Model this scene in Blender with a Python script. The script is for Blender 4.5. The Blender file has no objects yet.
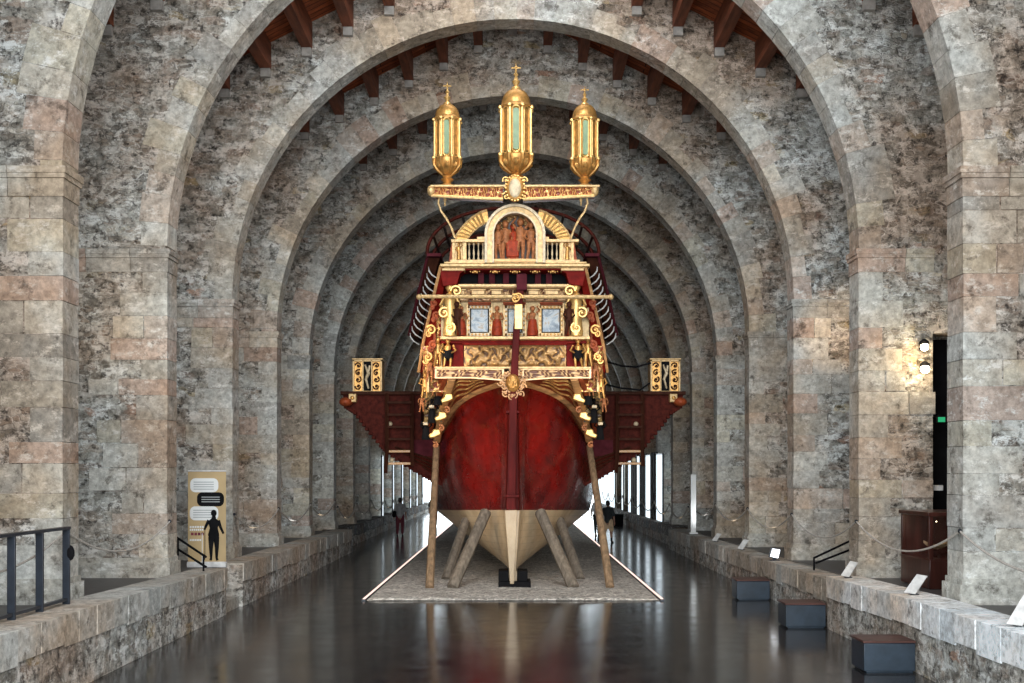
import bpy, bmesh, math, random
from mathutils import Vector, Matrix, noise
R = random.Random(7)
C = bpy.context.scene.collection
PI = math.pi
F = 1138.0          # focal length in pixels of the 1024 px wide frame
CX, HY = 513.0, 472.0
CAMZ = 2.9

def P(x, y, d):
    """measured direction (x, y) at distance d down the hall -> point in metres"""
    return Vector(((x - CX) * d / F, d, CAMZ - (y - HY) * d / F))

# ---------------------------------------------------------------- materials
class N:
    def __init__(s, name):
        s.m = bpy.data.materials.new(name); s.m.use_nodes = True
        s.t = s.m.node_tree; s.t.nodes.clear()
        s.out = s.t.nodes.new('ShaderNodeOutputMaterial')
    def n(s, typ, **kw):
        nd = s.t.nodes.new(typ)
        for k, v in kw.items():
            if k == 'ins':
                for a, b in v.items(): s.set(nd, a, b)
            else: setattr(nd, k, v)
        return nd
    def set(s, nd, a, b):
        sock = nd.inputs[a]
        if isinstance(b, bpy.types.NodeSocket): s.t.links.new(b, sock)
        elif isinstance(b, bpy.types.Node): s.t.links.new(b.outputs[0], sock)
        else: sock.default_value = b
    def ramp(s, fac, stops, interp='LINEAR'):
        r = s.n('ShaderNodeValToRGB'); r.color_ramp.interpolation = interp
        el = r.color_ramp.elements
        while len(el) < len(stops): el.new(0.5)
        for e, (p, c) in zip(el, stops):
            e.position = p; e.color = c if len(c) == 4 else (*c, 1)
        s.set(r, 0, fac); return r.outputs[0]
    def mix(s, f, a, b, mode='MIX'):
        m = s.n('ShaderNodeMix', data_type='RGBA', blend_type=mode)
        s.set(m, 0, f); s.set(m, 6, a); s.set(m, 7, b); return m.outputs[2]
    def math(s, op, a, b=0.0, c=0.0):
        m = s.n('ShaderNodeMath', operation=op); s.set(m, 0, a); s.set(m, 1, b); s.set(m, 2, c); return m.outputs[0]
    def noise(s, vec, scale, detail=3, rough=.55, dist=0.0):
        return s.n('ShaderNodeTexNoise', ins={'Vector': vec, 'Scale': scale, 'Detail': detail, 'Roughness': rough, 'Distortion': dist})
    def coord(s): return s.n('ShaderNodeTexCoord').outputs['Object']
    def mapping(s, vec, scale=(1, 1, 1), loc=(0, 0, 0), rot=(0, 0, 0)):
        return s.n('ShaderNodeMapping', ins={'Vector': vec, 'Scale': scale, 'Location': loc, 'Rotation': rot}).outputs[0]
    def bump(s, h, strength=.5, dist=.02):
        return s.n('ShaderNodeBump', ins={'Height': h, 'Strength': strength, 'Distance': dist}).outputs[0]
    def bsdf(s, col, rough=.6, metal=0.0, normal=None, coat=0.0, **kw):
        b = s.n('ShaderNodeBsdfPrincipled', ins={'Base Color': col, 'Roughness': rough, 'Metallic': metal, 'Coat Weight': coat})
        if normal is not None: s.set(b, 'Normal', normal)
        for k, v in kw.items(): s.set(b, k.replace('_', ' '), v)
        s.t.links.new(b.outputs[0], s.out.inputs[0]); return s.m

def c4(c): return (c[0], c[1], c[2], 1)

def simple(name, col, rough=.5, metal=0.0, var=.25, scale=6, bump=.15, coat=0.0, dist=.01, spec=.5):
    m = N(name); co = m.coord()
    nz = m.noise(co, scale, 4)
    lo = tuple(v * (1 - var) for v in col); hi = tuple(min(1, v * (1 + var)) for v in col)
    c = m.ramp(nz.outputs[0], [(.3, lo), (.7, hi)])
    n2 = m.noise(co, scale * 5, 3)
    return m.bsdf(c, rough, metal, m.bump(n2.outputs[0], bump, dist), coat, Specular_IOR_Level=spec)

def emis(name, col, strength):
    m = N(name)
    e = m.n('ShaderNodeEmission', ins={'Color': c4(col), 'Strength': strength})
    m.t.links.new(e.outputs[0], m.out.inputs[0]); return m.m

def rubble_mat(name='rubble masonry', flat=1.0):
    m = N(name); co = m.coord()
    wob = m.noise(co, 2.0, 2); wob2 = m.noise(co, 7.5, 3)
    v = m.n('ShaderNodeVectorMath', operation='MULTIPLY_ADD', ins={0: wob.outputs['Color'], 1: (.30, .30, .13), 2: co})
    v = m.n('ShaderNodeVectorMath', operation='MULTIPLY_ADD', ins={0: wob2.outputs['Color'], 1: (.13, .13, .075), 2: v.outputs[0]})
    sc = m.mapping(v.outputs[0], (2.5, 2.5, 5.6))
    vo = m.n('ShaderNodeTexVoronoi', feature='F1', distance='CHEBYCHEV', ins={'Vector': sc, 'Scale': 1.0, 'Randomness': .8})
    sc2 = m.mapping(v.outputs[0], (6.0, 6.0, 12.0))
    vo2 = m.n('ShaderNodeTexVoronoi', feature='F1', ins={'Vector': sc2, 'Scale': 1.0, 'Randomness': .95})
    ve = m.n('ShaderNodeTexVoronoi', feature='DISTANCE_TO_EDGE', ins={'Vector': sc2, 'Scale': 1.0, 'Randomness': .95})
    sep = m.n('ShaderNodeSeparateColor', ins={0: vo.outputs['Color']}); sep2 = m.n('ShaderNodeSeparateColor', ins={0: vo2.outputs['Color']})
    pal = [(0, (.18, .165, .14)), (.14, (.27, .255, .22)), (.3, (.34, .33, .30)), (.48, (.28, .225, .185)),
           (.62, (.38, .375, .345)), (.76, (.30, .26, .215)), (.87, (.43, .42, .385)), (.95, (.36, .29, .165)), (.985, (.33, .19, .13))]
    stone = m.ramp(sep.outputs[0], pal, 'CONSTANT')
    stone2 = m.ramp(sep2.outputs[0], [(0, (.13, .12, .105)), (.25, (.28, .265, .235)), (.5, (.36, .35, .32)), (.75, (.27, .23, .19)), (.9, (.44, .43, .40))], 'CONSTANT')
    which = m.ramp(m.noise(co, .8, 3).outputs[0], [(.44, (.25, .25, .25)), (.56, (.8, .8, .8))])
    stone = m.mix(which, stone, stone2)
    fine = m.noise(co, 10, 7, .75)
    stone = m.mix(.9, stone, m.ramp(fine.outputs[0], [(.34, (.38, .37, .36)), (.5, (1.1, 1.1, 1.1)), (.64, (1.7, 1.7, 1.7))]), 'MULTIPLY')
    # joints of both layers, part filled with pale lime, part open and dark
    j1 = m.ramp(vo.outputs['Distance'], [(.40, (0, 0, 0)), (.52, (1, 1, 1))])
    j2 = m.math('MULTIPLY', m.ramp(ve.outputs[0], [(.02, (1, 1, 1)), (.12, (0, 0, 0))]), which)
    mort = m.math('MAXIMUM', m.math('MULTIPLY', j1, .55), j2)
    mcol = m.ramp(m.noise(co, 3.4, 5, .65).outputs[0], [(.40, (.07, .065, .055)), (.48, (.34, .33, .30)), (.55, (.78, .77, .74))])
    col = m.mix(m.math('MULTIPLY', mort, .8), stone, mcol)
    lime = m.noise(m.mapping(v.outputs[0], (1, 1, 1.9)), 2.3, 12, .82, 0)
    lm = m.ramp(lime.outputs[0], [(.52, (0, 0, 0)), (.57, (.85, .85, .85))])
    col = m.mix(lm, col, (.78, .775, .75, 1))
    pit = m.ramp(m.noise(co, 6.5, 6, .75).outputs[0], [(.36, (.10, .09, .085)), (.45, (1, 1, 1))])
    col = m.mix(.85, col, pit, 'MULTIPLY')
    big = m.ramp(m.noise(co, .35, 4, .6).outputs[0], [(.40, (.86, .70, .58)), (.5, (1.04, 1.0, .94)), (.6, (1.12, 1.18, 1.19))])
    col = m.mix(1.0, col, big, 'MULTIPLY')
    h = m.math('ADD', m.math('MULTIPLY', mort, -.5), m.math('MULTIPLY', fine.outputs[0], 1.1))
    h = m.math('ADD', h, m.math('MULTIPLY', pit, .5))
    return m.bsdf(col, .9, 0, m.bump(h, .9, .04))

def block_mat(name='dressed sandstone'):
    m = N(name); co = m.coord()
    at = m.n('ShaderNodeAttribute', attribute_name='tint')
    f = m.noise(co, 8, 8, .75)
    col = m.mix(.85, at.outputs['Color'], m.ramp(f.outputs[0], [(.32, (.5, .49, .47)), (.5, (1.1, 1.1, 1.1)), (.65, (1.6, 1.6, 1.6))]), 'MULTIPLY')
    st = m.ramp(m.noise(m.mapping(co, (1, 1, 1.7)), 2.6, 12, .82, 0).outputs[0], [(.53, (0, 0, 0)), (.60, (.75, .75, .75))])
    col = m.mix(st, col, (.74, .735, .71, 1))
    dk = m.ramp(m.noise(co, 3.1, 8, .75).outputs[0], [(.35, (.24, .22, .20)), (.45, (1, 1, 1))])
    col = m.mix(.85, col, dk, 'MULTIPLY')
    big = m.ramp(m.noise(co, .35, 4, .6).outputs[0], [(.40, (.92, .78, .64)), (.5, (1.04, 1.0, .94)), (.6, (1.12, 1.16, 1.16))])
    col = m.mix(1.0, col, big, 'MULTIPLY')
    return m.bsdf(col, .85, 0, m.bump(f.outputs[0], .7, .03))

def floor_mat():
    m = N('polished dark concrete'); co = m.coord()
    n1 = m.noise(co, .5, 6, .65, .4)
    col = m.ramp(n1.outputs[0], [(.3, (.014, .015, .017)), (.5, (.028, .028, .029)), (.7, (.052, .048, .045))])
    br = m.n('ShaderNodeTexBrick', ins={'Vector': co, 'Color1': (1, 1, 1, 1), 'Color2': (.9, .9, .9, 1), 'Mortar': (.45, .45, .45, 1), 'Scale': 1.0,
                                        'Mortar Size': .012, 'Brick Width': 2.9, 'Row Height': 2.5})
    br.offset = 0
    col = m.mix(1.0, col, br.outputs[0], 'MULTIPLY')
    rg = m.ramp(m.noise(co, 1.7, 6, .7).outputs[0], [(.3, (.09, .09, .09)), (.7, (.21, .21, .21))])
    b = m.bump(m.noise(m.mapping(co, (1, .6, 1)), 2.2, 3).outputs[0], .05, .02)
    return m.bsdf(col, rg, 0, b, Specular_IOR_Level=.6)

def wood_mat(name, col, axis='Y', scale=5, rough=.6, coat=0.0, plank=None, spec=.2):
    m = N(name); co = m.coord()
    s = {'X': (.15, 1, 1), 'Y': (1, .12, 1), 'Z': (1, 1, .12)}[axis]
    n = m.noise(m.mapping(co, s), scale * 2.2, 5, .6)
    c = m.ramp(n.outputs[0], [(.3, tuple(v * .5 for v in col)), (.7, tuple(min(1, v * 1.35) for v in col))])
    h = n.outputs[0]
    if plank:
        w = m.n('ShaderNodeTexBrick', ins={'Vector': m.mapping(co, (1, 1, 1), rot=plank), 'Color1': (1, 1, 1, 1), 'Color2': (.62, .6, .6, 1), 'Mortar': (.12, .1, .1, 1),
                                           'Scale': 1.0, 'Mortar Size': .015, 'Brick Width': 2.4, 'Row Height': .22})
        c = m.mix(1.0, c, w.outputs[0], 'MULTIPLY')
    return m.bsdf(c, rough, 0, m.bump(h, .25, .01), coat, Specular_IOR_Level=spec)

def hull_mat(name, lo, hi, rough, coat, seams=16):
    m = N(name); co = m.coord()
    at = m.n('ShaderNodeAttribute', attribute_name='tint')
    sp = m.n('ShaderNodeSeparateColor', ins={0: at.outputs['Color']})
    n1 = m.noise(co, 1.1, 6, .68, .5)
    c = m.ramp(n1.outputs[0], [(.3, lo), (.68, hi)])
    w = m.math('FRACT', m.math('MULTIPLY', sp.outputs[0], seams))
    seam = m.ramp(w, [(.0, (.55, .55, .55)), (.06, (1, 1, 1)), (.94, (1, 1, 1)), (1, (.55, .55, .55))])
    c = m.mix(.55, c, seam, 'MULTIPLY')
    h = m.math('ADD', m.math('MULTIPLY', seam, .3), m.noise(co, 6, 5, .6).outputs[0])
    rg = m.ramp(m.noise(co, 4, 5).outputs[0], [(.3, (rough * .7,) * 3), (.7, (rough * 1.4,) * 3)])
    return m.bsdf(c, rg, 0, m.bump(h, .10, .012), coat, Coat_Roughness=.16)

def gravel_mat():
    m = N('grey gravel'); co = m.coord()
    v = m.n('ShaderNodeTexVoronoi', ins={'Vector': co, 'Scale': 16.0})
    sp = m.n('ShaderNodeSeparateColor', ins={0: v.outputs['Color']})
    c = m.ramp(sp.outputs[0], [(0, (.25, .235, .21)), (.4, (.46, .44, .40)), (.8, (.66, .63, .58)), (1, (.85, .82, .77))])
    c = m.mix(.7, c, m.ramp(m.noise(co, 1.2, 3).outputs[0], [(.3, (.7, .68, .64)), (.7, (1.1, 1.08, 1.03))]), 'MULTIPLY')
    return m.bsdf(c, .9, 0, m.bump(v.outputs['Distance'], .7, .03))

def relief_mat(name, base, low, metal=.6, rough=.35, scale=14):
    """carved and gilded: gold on what stands out, paint in the ground, both fixed to the carving"""
    m = N(name); co = m.coord()
    at = m.n('ShaderNodeAttribute', attribute_name='tint')
    sp = m.n('ShaderNodeSeparateColor', ins={0: at.outputs['Color']})
    f = m.ramp(sp.outputs[0], [(.32, (0, 0, 0)), (.5, (1, 1, 1))])
    c = m.mix(f, c4(low), c4(base))
    n = m.noise(co, scale, 4)
    c = m.mix(.6, c, m.ramp(n.outputs[0], [(.3, (.6, .55, .5)), (.7, (1.25, 1.2, 1.15))]), 'MULTIPLY')
    return m.bsdf(c, rough, m.math('MULTIPLY', f, metal), m.bump(n.outputs[0], .25, .01))

M = {}
M['rubble'] = rubble_mat(); M['block'] = block_mat(); M['floor'] = floor_mat(); M['gravel'] = gravel_mat()
M['deck'] = wood_mat('roof boarding', (.42, .105, .035), 'X', 4, .6, plank=(0, 0, 0))
M['purlin'] = wood_mat('roof beam wood', (.20, .062, .03), 'Y', 4, .6)
M['corbel'] = simple('pale corbel stone', (.34, .32, .29), .9)
M['aisle'] = simple('dark slate floor', (.075, .073, .072), .5)
M['bench'] = simple('blue black bench paint', (.022, .036, .052), .35, bump=.05)
M['benchtop'] = wood_mat('bench top board', (.085, .04, .033), 'X', 4, .4)
M['iron'] = simple('blue black painted iron', (.018, .024, .034), .4, bump=.05)
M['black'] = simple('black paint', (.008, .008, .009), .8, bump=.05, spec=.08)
M['rope'] = simple('barrier rope', (.50, .47, .42), .9, scale=30)
M['hullred'] = hull_mat('deep red hull paint', (.060, .003, .003), (.26, .009, .006), .28, 1.0)
M['hullwhite'] = hull_mat('cream bottom paint', (.46, .33, .19), (.74, .60, .40), .4, .1, 9)
M['ivory'] = simple('ivory painted moulding', (.62, .50, .32), .45, .05, .22, 14, .15)
M['gold'] = simple('old gold leaf', (.58, .31, .09), .38, .6, .35, 11, .3)
M['goldb'] = simple('bright gold leaf', (.78, .49, .17), .36, .55, .28, 10, .25)
M['cream'] = simple('pale gilded moulding', (.64, .43, .19), .42, .2, .35, 14, .3)
M['walewood'] = wood_mat('ochre wale wood', (.60, .33, .14), 'X', 3, .38, .15)
M['red'] = simple('red lacquer', (.17, .009, .006), .5, 0, .3, 7, .1, .0, spec=.06)
M['orange'] = simple('orange red paint', (.30, .062, .02), .5, 0, .3, 7, .15, .0, spec=.2)
M['darkred'] = wood_mat('dark red planks', (.075, .013, .008), 'Y', 4, .6, .0, spec=.06)
M['rudder'] = wood_mat('oxblood rudder paint', (.10, .010, .009), 'Z', 3, .45, .0, spec=.06)
M['brownwood'] = wood_mat('dark brown wood', (.055, .019, .011), 'Z', 3, .6, .0, spec=.06)
M['shore'] = wood_mat('weathered shore timber', (.19, .16, .125), 'Z', 5, .8)
M['pole'] = wood_mat('brown shore pole', (.27, .18, .105), 'Z', 5, .7)
M['purple'] = simple('violet paint', (.085, .016, .022), .7, spec=.05)
M['flesh'] = simple('terracotta flesh paint', (.34, .13, .05), .5, .1, .45, 14, .25, spec=.2)
M['redcloth'] = simple('vermilion robe paint', (.30, .04, .014), .5, .1, .4, 14, .2, spec=.15)
M['green'] = simple('lantern glass green', (.20, .30, .17), .3, 0, .15, 5, .03, .0, spec=.3)
M['amber'] = simple('lantern glass amber', (.42, .25, .04), .3, .2, .3, 9, .05, .0, spec=.3)
M['relgold'] = relief_mat('gilded carving on red', (.80, .48, .18), (.26, .05, .02))
M['relcream'] = relief_mat('gilded carving on brown', (.62, .42, .22), (.13, .05, .025), .35)
M['relgreen'] = relief_mat('bronze sea carving', (.44, .27, .11), (.09, .045, .018), .45)
M['relflesh'] = relief_mat('carved painted ground', (.30, .21, .09), (.06, .035, .02), .35)
M['blackgold'] = relief_mat('gilded carving on black', (.85, .62, .28), (.015, .012, .012), .5)
M['bronze'] = simple('dark bronze', (.035, .026, .022), .35, .4)
M['white'] = simple('white lacquer', (.62, .62, .60), .45, bump=.02)
M['day'] = emis('daylit glazing', (.80, .92, 1.0), 1.5)
M['dayfar'] = emis('daylit far glazing', (.84, .94, 1.0), 4.0)
M['led'] = emis('warm led strip', (1, .72, .62), 1.6)
M['lamp'] = emis('lamp glow', (1, .80, .50), 25.0)
M['lampw'] = emis('white lamp glow', (.92, .95, 1.0), 4.0)
M['exit'] = emis('green sign glow', (.06, .7, .3), .6)
M['tan'] = simple('tan banner print', (.47, .34, .17), .6, 0, .12, 2, .01)
M['bannerwhite'] = simple('white banner print', (.74, .76, .74), .6, 0, .05, 2, .01)
M['greyprint'] = simple('grey banner print', (.36, .38, .38), .6, 0, .05, 2, .01)
M['mahog'] = wood_mat('display case mahogany', (.05, .014, .010), 'Z', 3, .35, .3)
M['skin'] = simple('skin', (.45, .25, .17), .5, bump=.02)
M['hair'] = simple('dark hair', (.02, .015, .012), .5, bump=.1)
M['greytop'] = simple('pale grey shirt', (.42, .42, .42), .8, bump=.02)
M['maroon'] = simple('maroon trousers', (.15, .025, .04), .8, bump=.02)
M['navy'] = simple('dark shirt', (.03, .04, .045), .8, bump=.02)
M['khaki'] = simple('beige shorts', (.80, .60, .38), .8, bump=.02)
M['whitecloth'] = simple('white shirt', (.78, .80, .82), .8, bump=.02)
def paint_panel():
    m = N('painted allegory panel'); co = m.coord()
    n = m.noise(co, 3.2, 6, .65, 1.2)
    c = m.ramp(n.outputs[0], [(.3, (.05, .08, .11)), (.45, (.17, .23, .28)), (.55, (.38, .44, .47)), (.64, (.28, .22, .14)), (.75, (.6, .62, .6))])
    return m.bsdf(c, .35)
M['panel'] = paint_panel()
def glass_mat():
    m = N('case glass')
    return m.bsdf((.9, .95, .95, 1), .03, 0, None, 0, Transmission_Weight=1.0, IOR=1.1)
M['glass'] = glass_mat()

# ---------------------------------------------------------------- geometry helpers
class G:
    def __init__(s):
        s.bm = bmesh.new(); s.col = s.bm.loops.layers.float_color.new('tint'); s.mi = 0
    def face(s, vs, tint=None, mi=None):
        try: f = s.bm.faces.new(vs)
        except ValueError: return None
        f.material_index = s.mi if mi is None else mi
        if tint is not None:
            for l in f.loops: l[s.col] = (*tint[:3], 1)
        return f
    def hexa(s, p, tint=None, mi=None):
        """p: 8 points, 0-3 front ring, 4-7 back ring"""
        v = [s.bm.verts.new(q) for q in p]
        for a in ((0, 1, 2, 3), (7, 6, 5, 4), (0, 4, 5, 1), (1, 5, 6, 2), (2, 6, 7, 3), (3, 7, 4, 0)):
            s.face([v[i] for i in a], tint, mi)
    def box(s, a, b, tint=None, mi=None):
        x0, y0, z0 = a; x1, y1, z1 = b
        s.hexa([(x0, y0, z0), (x1, y0, z0), (x1, y0, z1), (x0, y0, z1), (x0, y1, z0), (x1, y1, z0), (x1, y1, z1), (x0, y1, z1)], tint, mi)
    def pbox(s, x0, x1, y0, y1, d, depth, **k):
        a = P(x0, y1, d); b = P(x1, y0, d)
        s.box((a.x, d, a.z), (b.x, d + depth, b.z), **k)
    def prism(s, pts, d, depth, taper=0.0, **k):
        """closed outline of (X,Z) at Y=d extruded by depth"""
        f = [s.bm.verts.new((x, d, z)) for x, z in pts]
        cx = sum(p[0] for p in pts) / len(pts); cz = sum(p[1] for p in pts) / len(pts)
        b = [s.bm.verts.new((x + (x - cx) * taper, d + depth, z + (z - cz) * taper)) for x, z in pts]
        s.face(f, **k); s.face(list(reversed(b)), **k)
        n = len(pts)
        for i in range(n): s.face([f[i], b[i], b[(i + 1) % n], f[(i + 1) % n]], **k)
    def ring(s, c, r, ax, up, n, sy=1.0):
        u = ax.cross(up)
        if u.length < 1e-4: u = ax.cross(Vector((1, 0, 0)))
        u.normalize(); w = u.cross(ax).normalized()
        return [s.bm.verts.new(c + u * (r * math.cos(2 * PI * i / n)) + w * (r * sy * math.sin(2 * PI * i / n))) for i in range(n)]
    def tube(s, pts, r, n=8, sy=1.0, up=(0, 0, 1), cap=True, tint=None):
        pts = [Vector(p) for p in pts]; rs = r if isinstance(r, (list, tuple)) else [r] * len(pts)
        up = Vector(up); rings = []
        for i, p in enumerate(pts):
            a = pts[max(i - 1, 0)]; b = pts[min(i + 1, len(pts) - 1)]
            t = (b - a).normalized()
            u2 = up if abs(t.dot(up)) < .97 else Vector((0, 1, 0))
            rings.append(s.ring(p, rs[i], t, u2, n, sy))
        for a, b in zip(rings, rings[1:]):
            for i in range(n): s.face([a[i], a[(i + 1) % n], b[(i + 1) % n], b[i]], tint)
        if cap: s.face(list(reversed(rings[0])), tint); s.face(rings[-1], tint)
    def lathe(s, c, prof, n=16, sx=1.0, sy=1.0, tint=None):
        """prof: (radius, z) pairs bottom to top about a vertical axis through c"""
        c = Vector(c); rings = []
        for r, z in prof:
            rings.append([s.bm.verts.new(c + Vector((max(r, .001) * sx * math.cos(2 * PI * i / n), max(r, .001) * sy * math.sin(2 * PI * i / n), z))) for i in range(n)])
        for a, b in zip(rings, rings[1:]):
            for i in range(n): s.face([a[i], a[(i + 1) % n], b[(i + 1) % n], b[i]], tint)
        s.face(list(reversed(rings[0])), tint); s.face(rings[-1], tint)
    def ball(s, c, r, sx=1, sy=1, sz=1, n=10, tint=None):
        k = max(5, n // 2 + 1)
        s.lathe(c, [(r * math.sin(PI * i / k), -r * sz * math.cos(PI * i / k)) for i in range(k + 1)], n, sx, sy, tint)
    def grid(s, fn, nu, nv, tint=None, flip=False):
        V = [[s.bm.verts.new(fn(i / nu, j / nv)) for j in range(nv + 1)] for i in range(nu + 1)]
        for i in range(nu):
            for j in range(nv):
                q = [V[i][j], V[i + 1][j], V[i + 1][j + 1], V[i][j + 1]]
                if flip: q.reverse()
                f = s.face(q)
                if f and tint:
                    uv = [(i, j), (i + 1, j), (i + 1, j + 1), (i, j + 1)]
                    if flip: uv.reverse()
                    for l, (a, b) in zip(f.loops, uv): l[s.col] = (*tint(a / nu, b / nv), 1)
        return V
    def scroll(s, c, r, turns=1.4, dirx=1, rot=0.0, th=.02, squash=1.0, n=18):
        """a volute lying in the XZ plane"""
        c = Vector(c); pts = []; rr = []
        for i in range(n + 1):
            t = i / n; a = rot + turns * 2 * PI * t; q = r * (1 - t) ** .8 + r * .06
            pts.append(c + Vector((dirx * q * math.cos(a), -t * r * .25, q * squash * math.sin(a)))); rr.append(th * (1 - .5 * t))
        s.tube(pts, rr, 6, up=(0, 1, 0)); s.ball(c + Vector((0, -r * .25, 0)), th * 1.4, n=6)
    def build(s, name, mats, parent=None, smooth=True, bevel=0.0, sub=0, angle=40):
        bmesh.ops.recalc_face_normals(s.bm, faces=s.bm.faces)
        me = bpy.data.meshes.new(name); s.bm.to_mesh(me); s.bm.free()
        o = bpy.data.objects.new(name, me); C.objects.link(o)
        for mt in (mats if isinstance(mats, (list, tuple)) else [mats]): me.materials.append(mt)
        if smooth:
            me.shade_smooth(); me.set_sharp_from_angle(angle=math.radians(angle))
        if bevel:
            b = o.modifiers.new('soft edges', 'BEVEL'); b.width = bevel; b.segments = 2; b.limit_method = 'ANGLE'
        if sub:
            b = o.modifiers.new('smooth', 'SUBSURF'); b.levels = b.render_levels = sub
        if parent is not None: o.parent = parent
        return o

def relief(g, x0, x1, y0, y1, d, depth, nu, nv, scale, seed=0, fn=None, margin=.0):
    """a carved panel: a slab whose front is a height field of leaves and scrolls"""
    a = P(x0, y1, d); b = P(x1, y0, d)
    def h(u, v):
        X = a.x + (b.x - a.x) * u; Z = a.z + (b.z - a.z) * v
        X = abs(X) if seed >= 0 else X
        w = noise.noise(Vector((X * scale, Z * scale, seed)))
        sw = math.sin(X * scale * 2.6 + 3.2 * noise.noise(Vector((X * scale * .7, Z * scale * .7, seed + 5)))) * math.sin(Z * scale * 3.0 + 4 * w)
        e = .5 + .5 * (0.65 * sw + .7 * w)
        if fn: e = max(e, fn(u, v)) if fn(u, v) >= 0 else e
        return max(0, min(1, e))
    def pt(u, v):
        ed = min(1, min(u, 1 - u) * 12, min(v, 1 - v) * 8)
        return Vector((a.x + (b.x - a.x) * u, d - depth * h(u, v) * ed, a.z + (b.z - a.z) * v))
    g.grid(pt, nu, nv, tint=lambda u, v: (h(u, v),) * 3)
    g.pbox(x0, x1, y0, y1, d + .002, max(.05, depth), tint=(0, 0, 0))

def empty(name, loc, rotz=0):
    o = bpy.data.objects.new(name, None); C.objects.link(o); o.location = loc; o.rotation_euler.z = rotz
    o.empty_display_size = .2; return o
def tag(o, label=None, cat=None, group=None, kind=None):
    if label: o['label'] = label
    if cat: o['category'] = cat
    if group: o['group'] = group
    if kind: o['kind'] = kind
    return o
def struct(o, label=None):
    o['kind'] = 'structure'
    if label: o['label'] = label
    return o
def adopt(root):
    """children were modelled in hall coordinates: keep them there under an Empty that has a place of its own"""
    inv = Matrix.Translation(root.location).inverted() if root.rotation_euler.z == 0 else (Matrix.Translation(root.location) @ Matrix.Rotation(root.rotation_euler.z, 4, 'Z')).inverted()
    for ch in root.children: ch.matrix_parent_inverse = inv

# ---------------------------------------------------------------- the hall
W = 6.55; TH = .575
KS = list(range(0, 15))
def dk(k): return 16.55 + 5.0 * (k - 1)
SPR = {0: 4.65, 1: 4.43, 2: 4.21, 3: 4.02, 4: 3.88, 5: 3.73, 6: 3.63}
def spring(k): return CAMZ + SPR.get(k, 3.63 - .05 * (k - 6))
RIDGE = CAMZ + 12.85
def roof(x): return RIDGE - .5 * abs(x)
def zr(y):
    pts = [(0, 1.02), (12, 1.0), (17, .99), (22, .91), (27, .86), (32, .84), (37, .81), (42, .78), (90, .55), (200, .55)]
    for (a, za), (b, zb) in zip(pts, pts[1:]):
        if y <= b: return za + (zb - za) * (y - a) / (b - a)
    return .55
SIDE = 9.5
TINTS = [(.37, .36, .325), (.40, .39, .355), (.34, .33, .30), (.39, .34, .295), (.42, .395, .33), (.37, .295, .25), (.41, .41, .385), (.32, .315, .295), (.43, .40, .345), (.38, .375, .35)]
def tint(): 
    c = R.choice(TINTS); v = R.uniform(.85, 1.12); return tuple(x * v for x in c)

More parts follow.
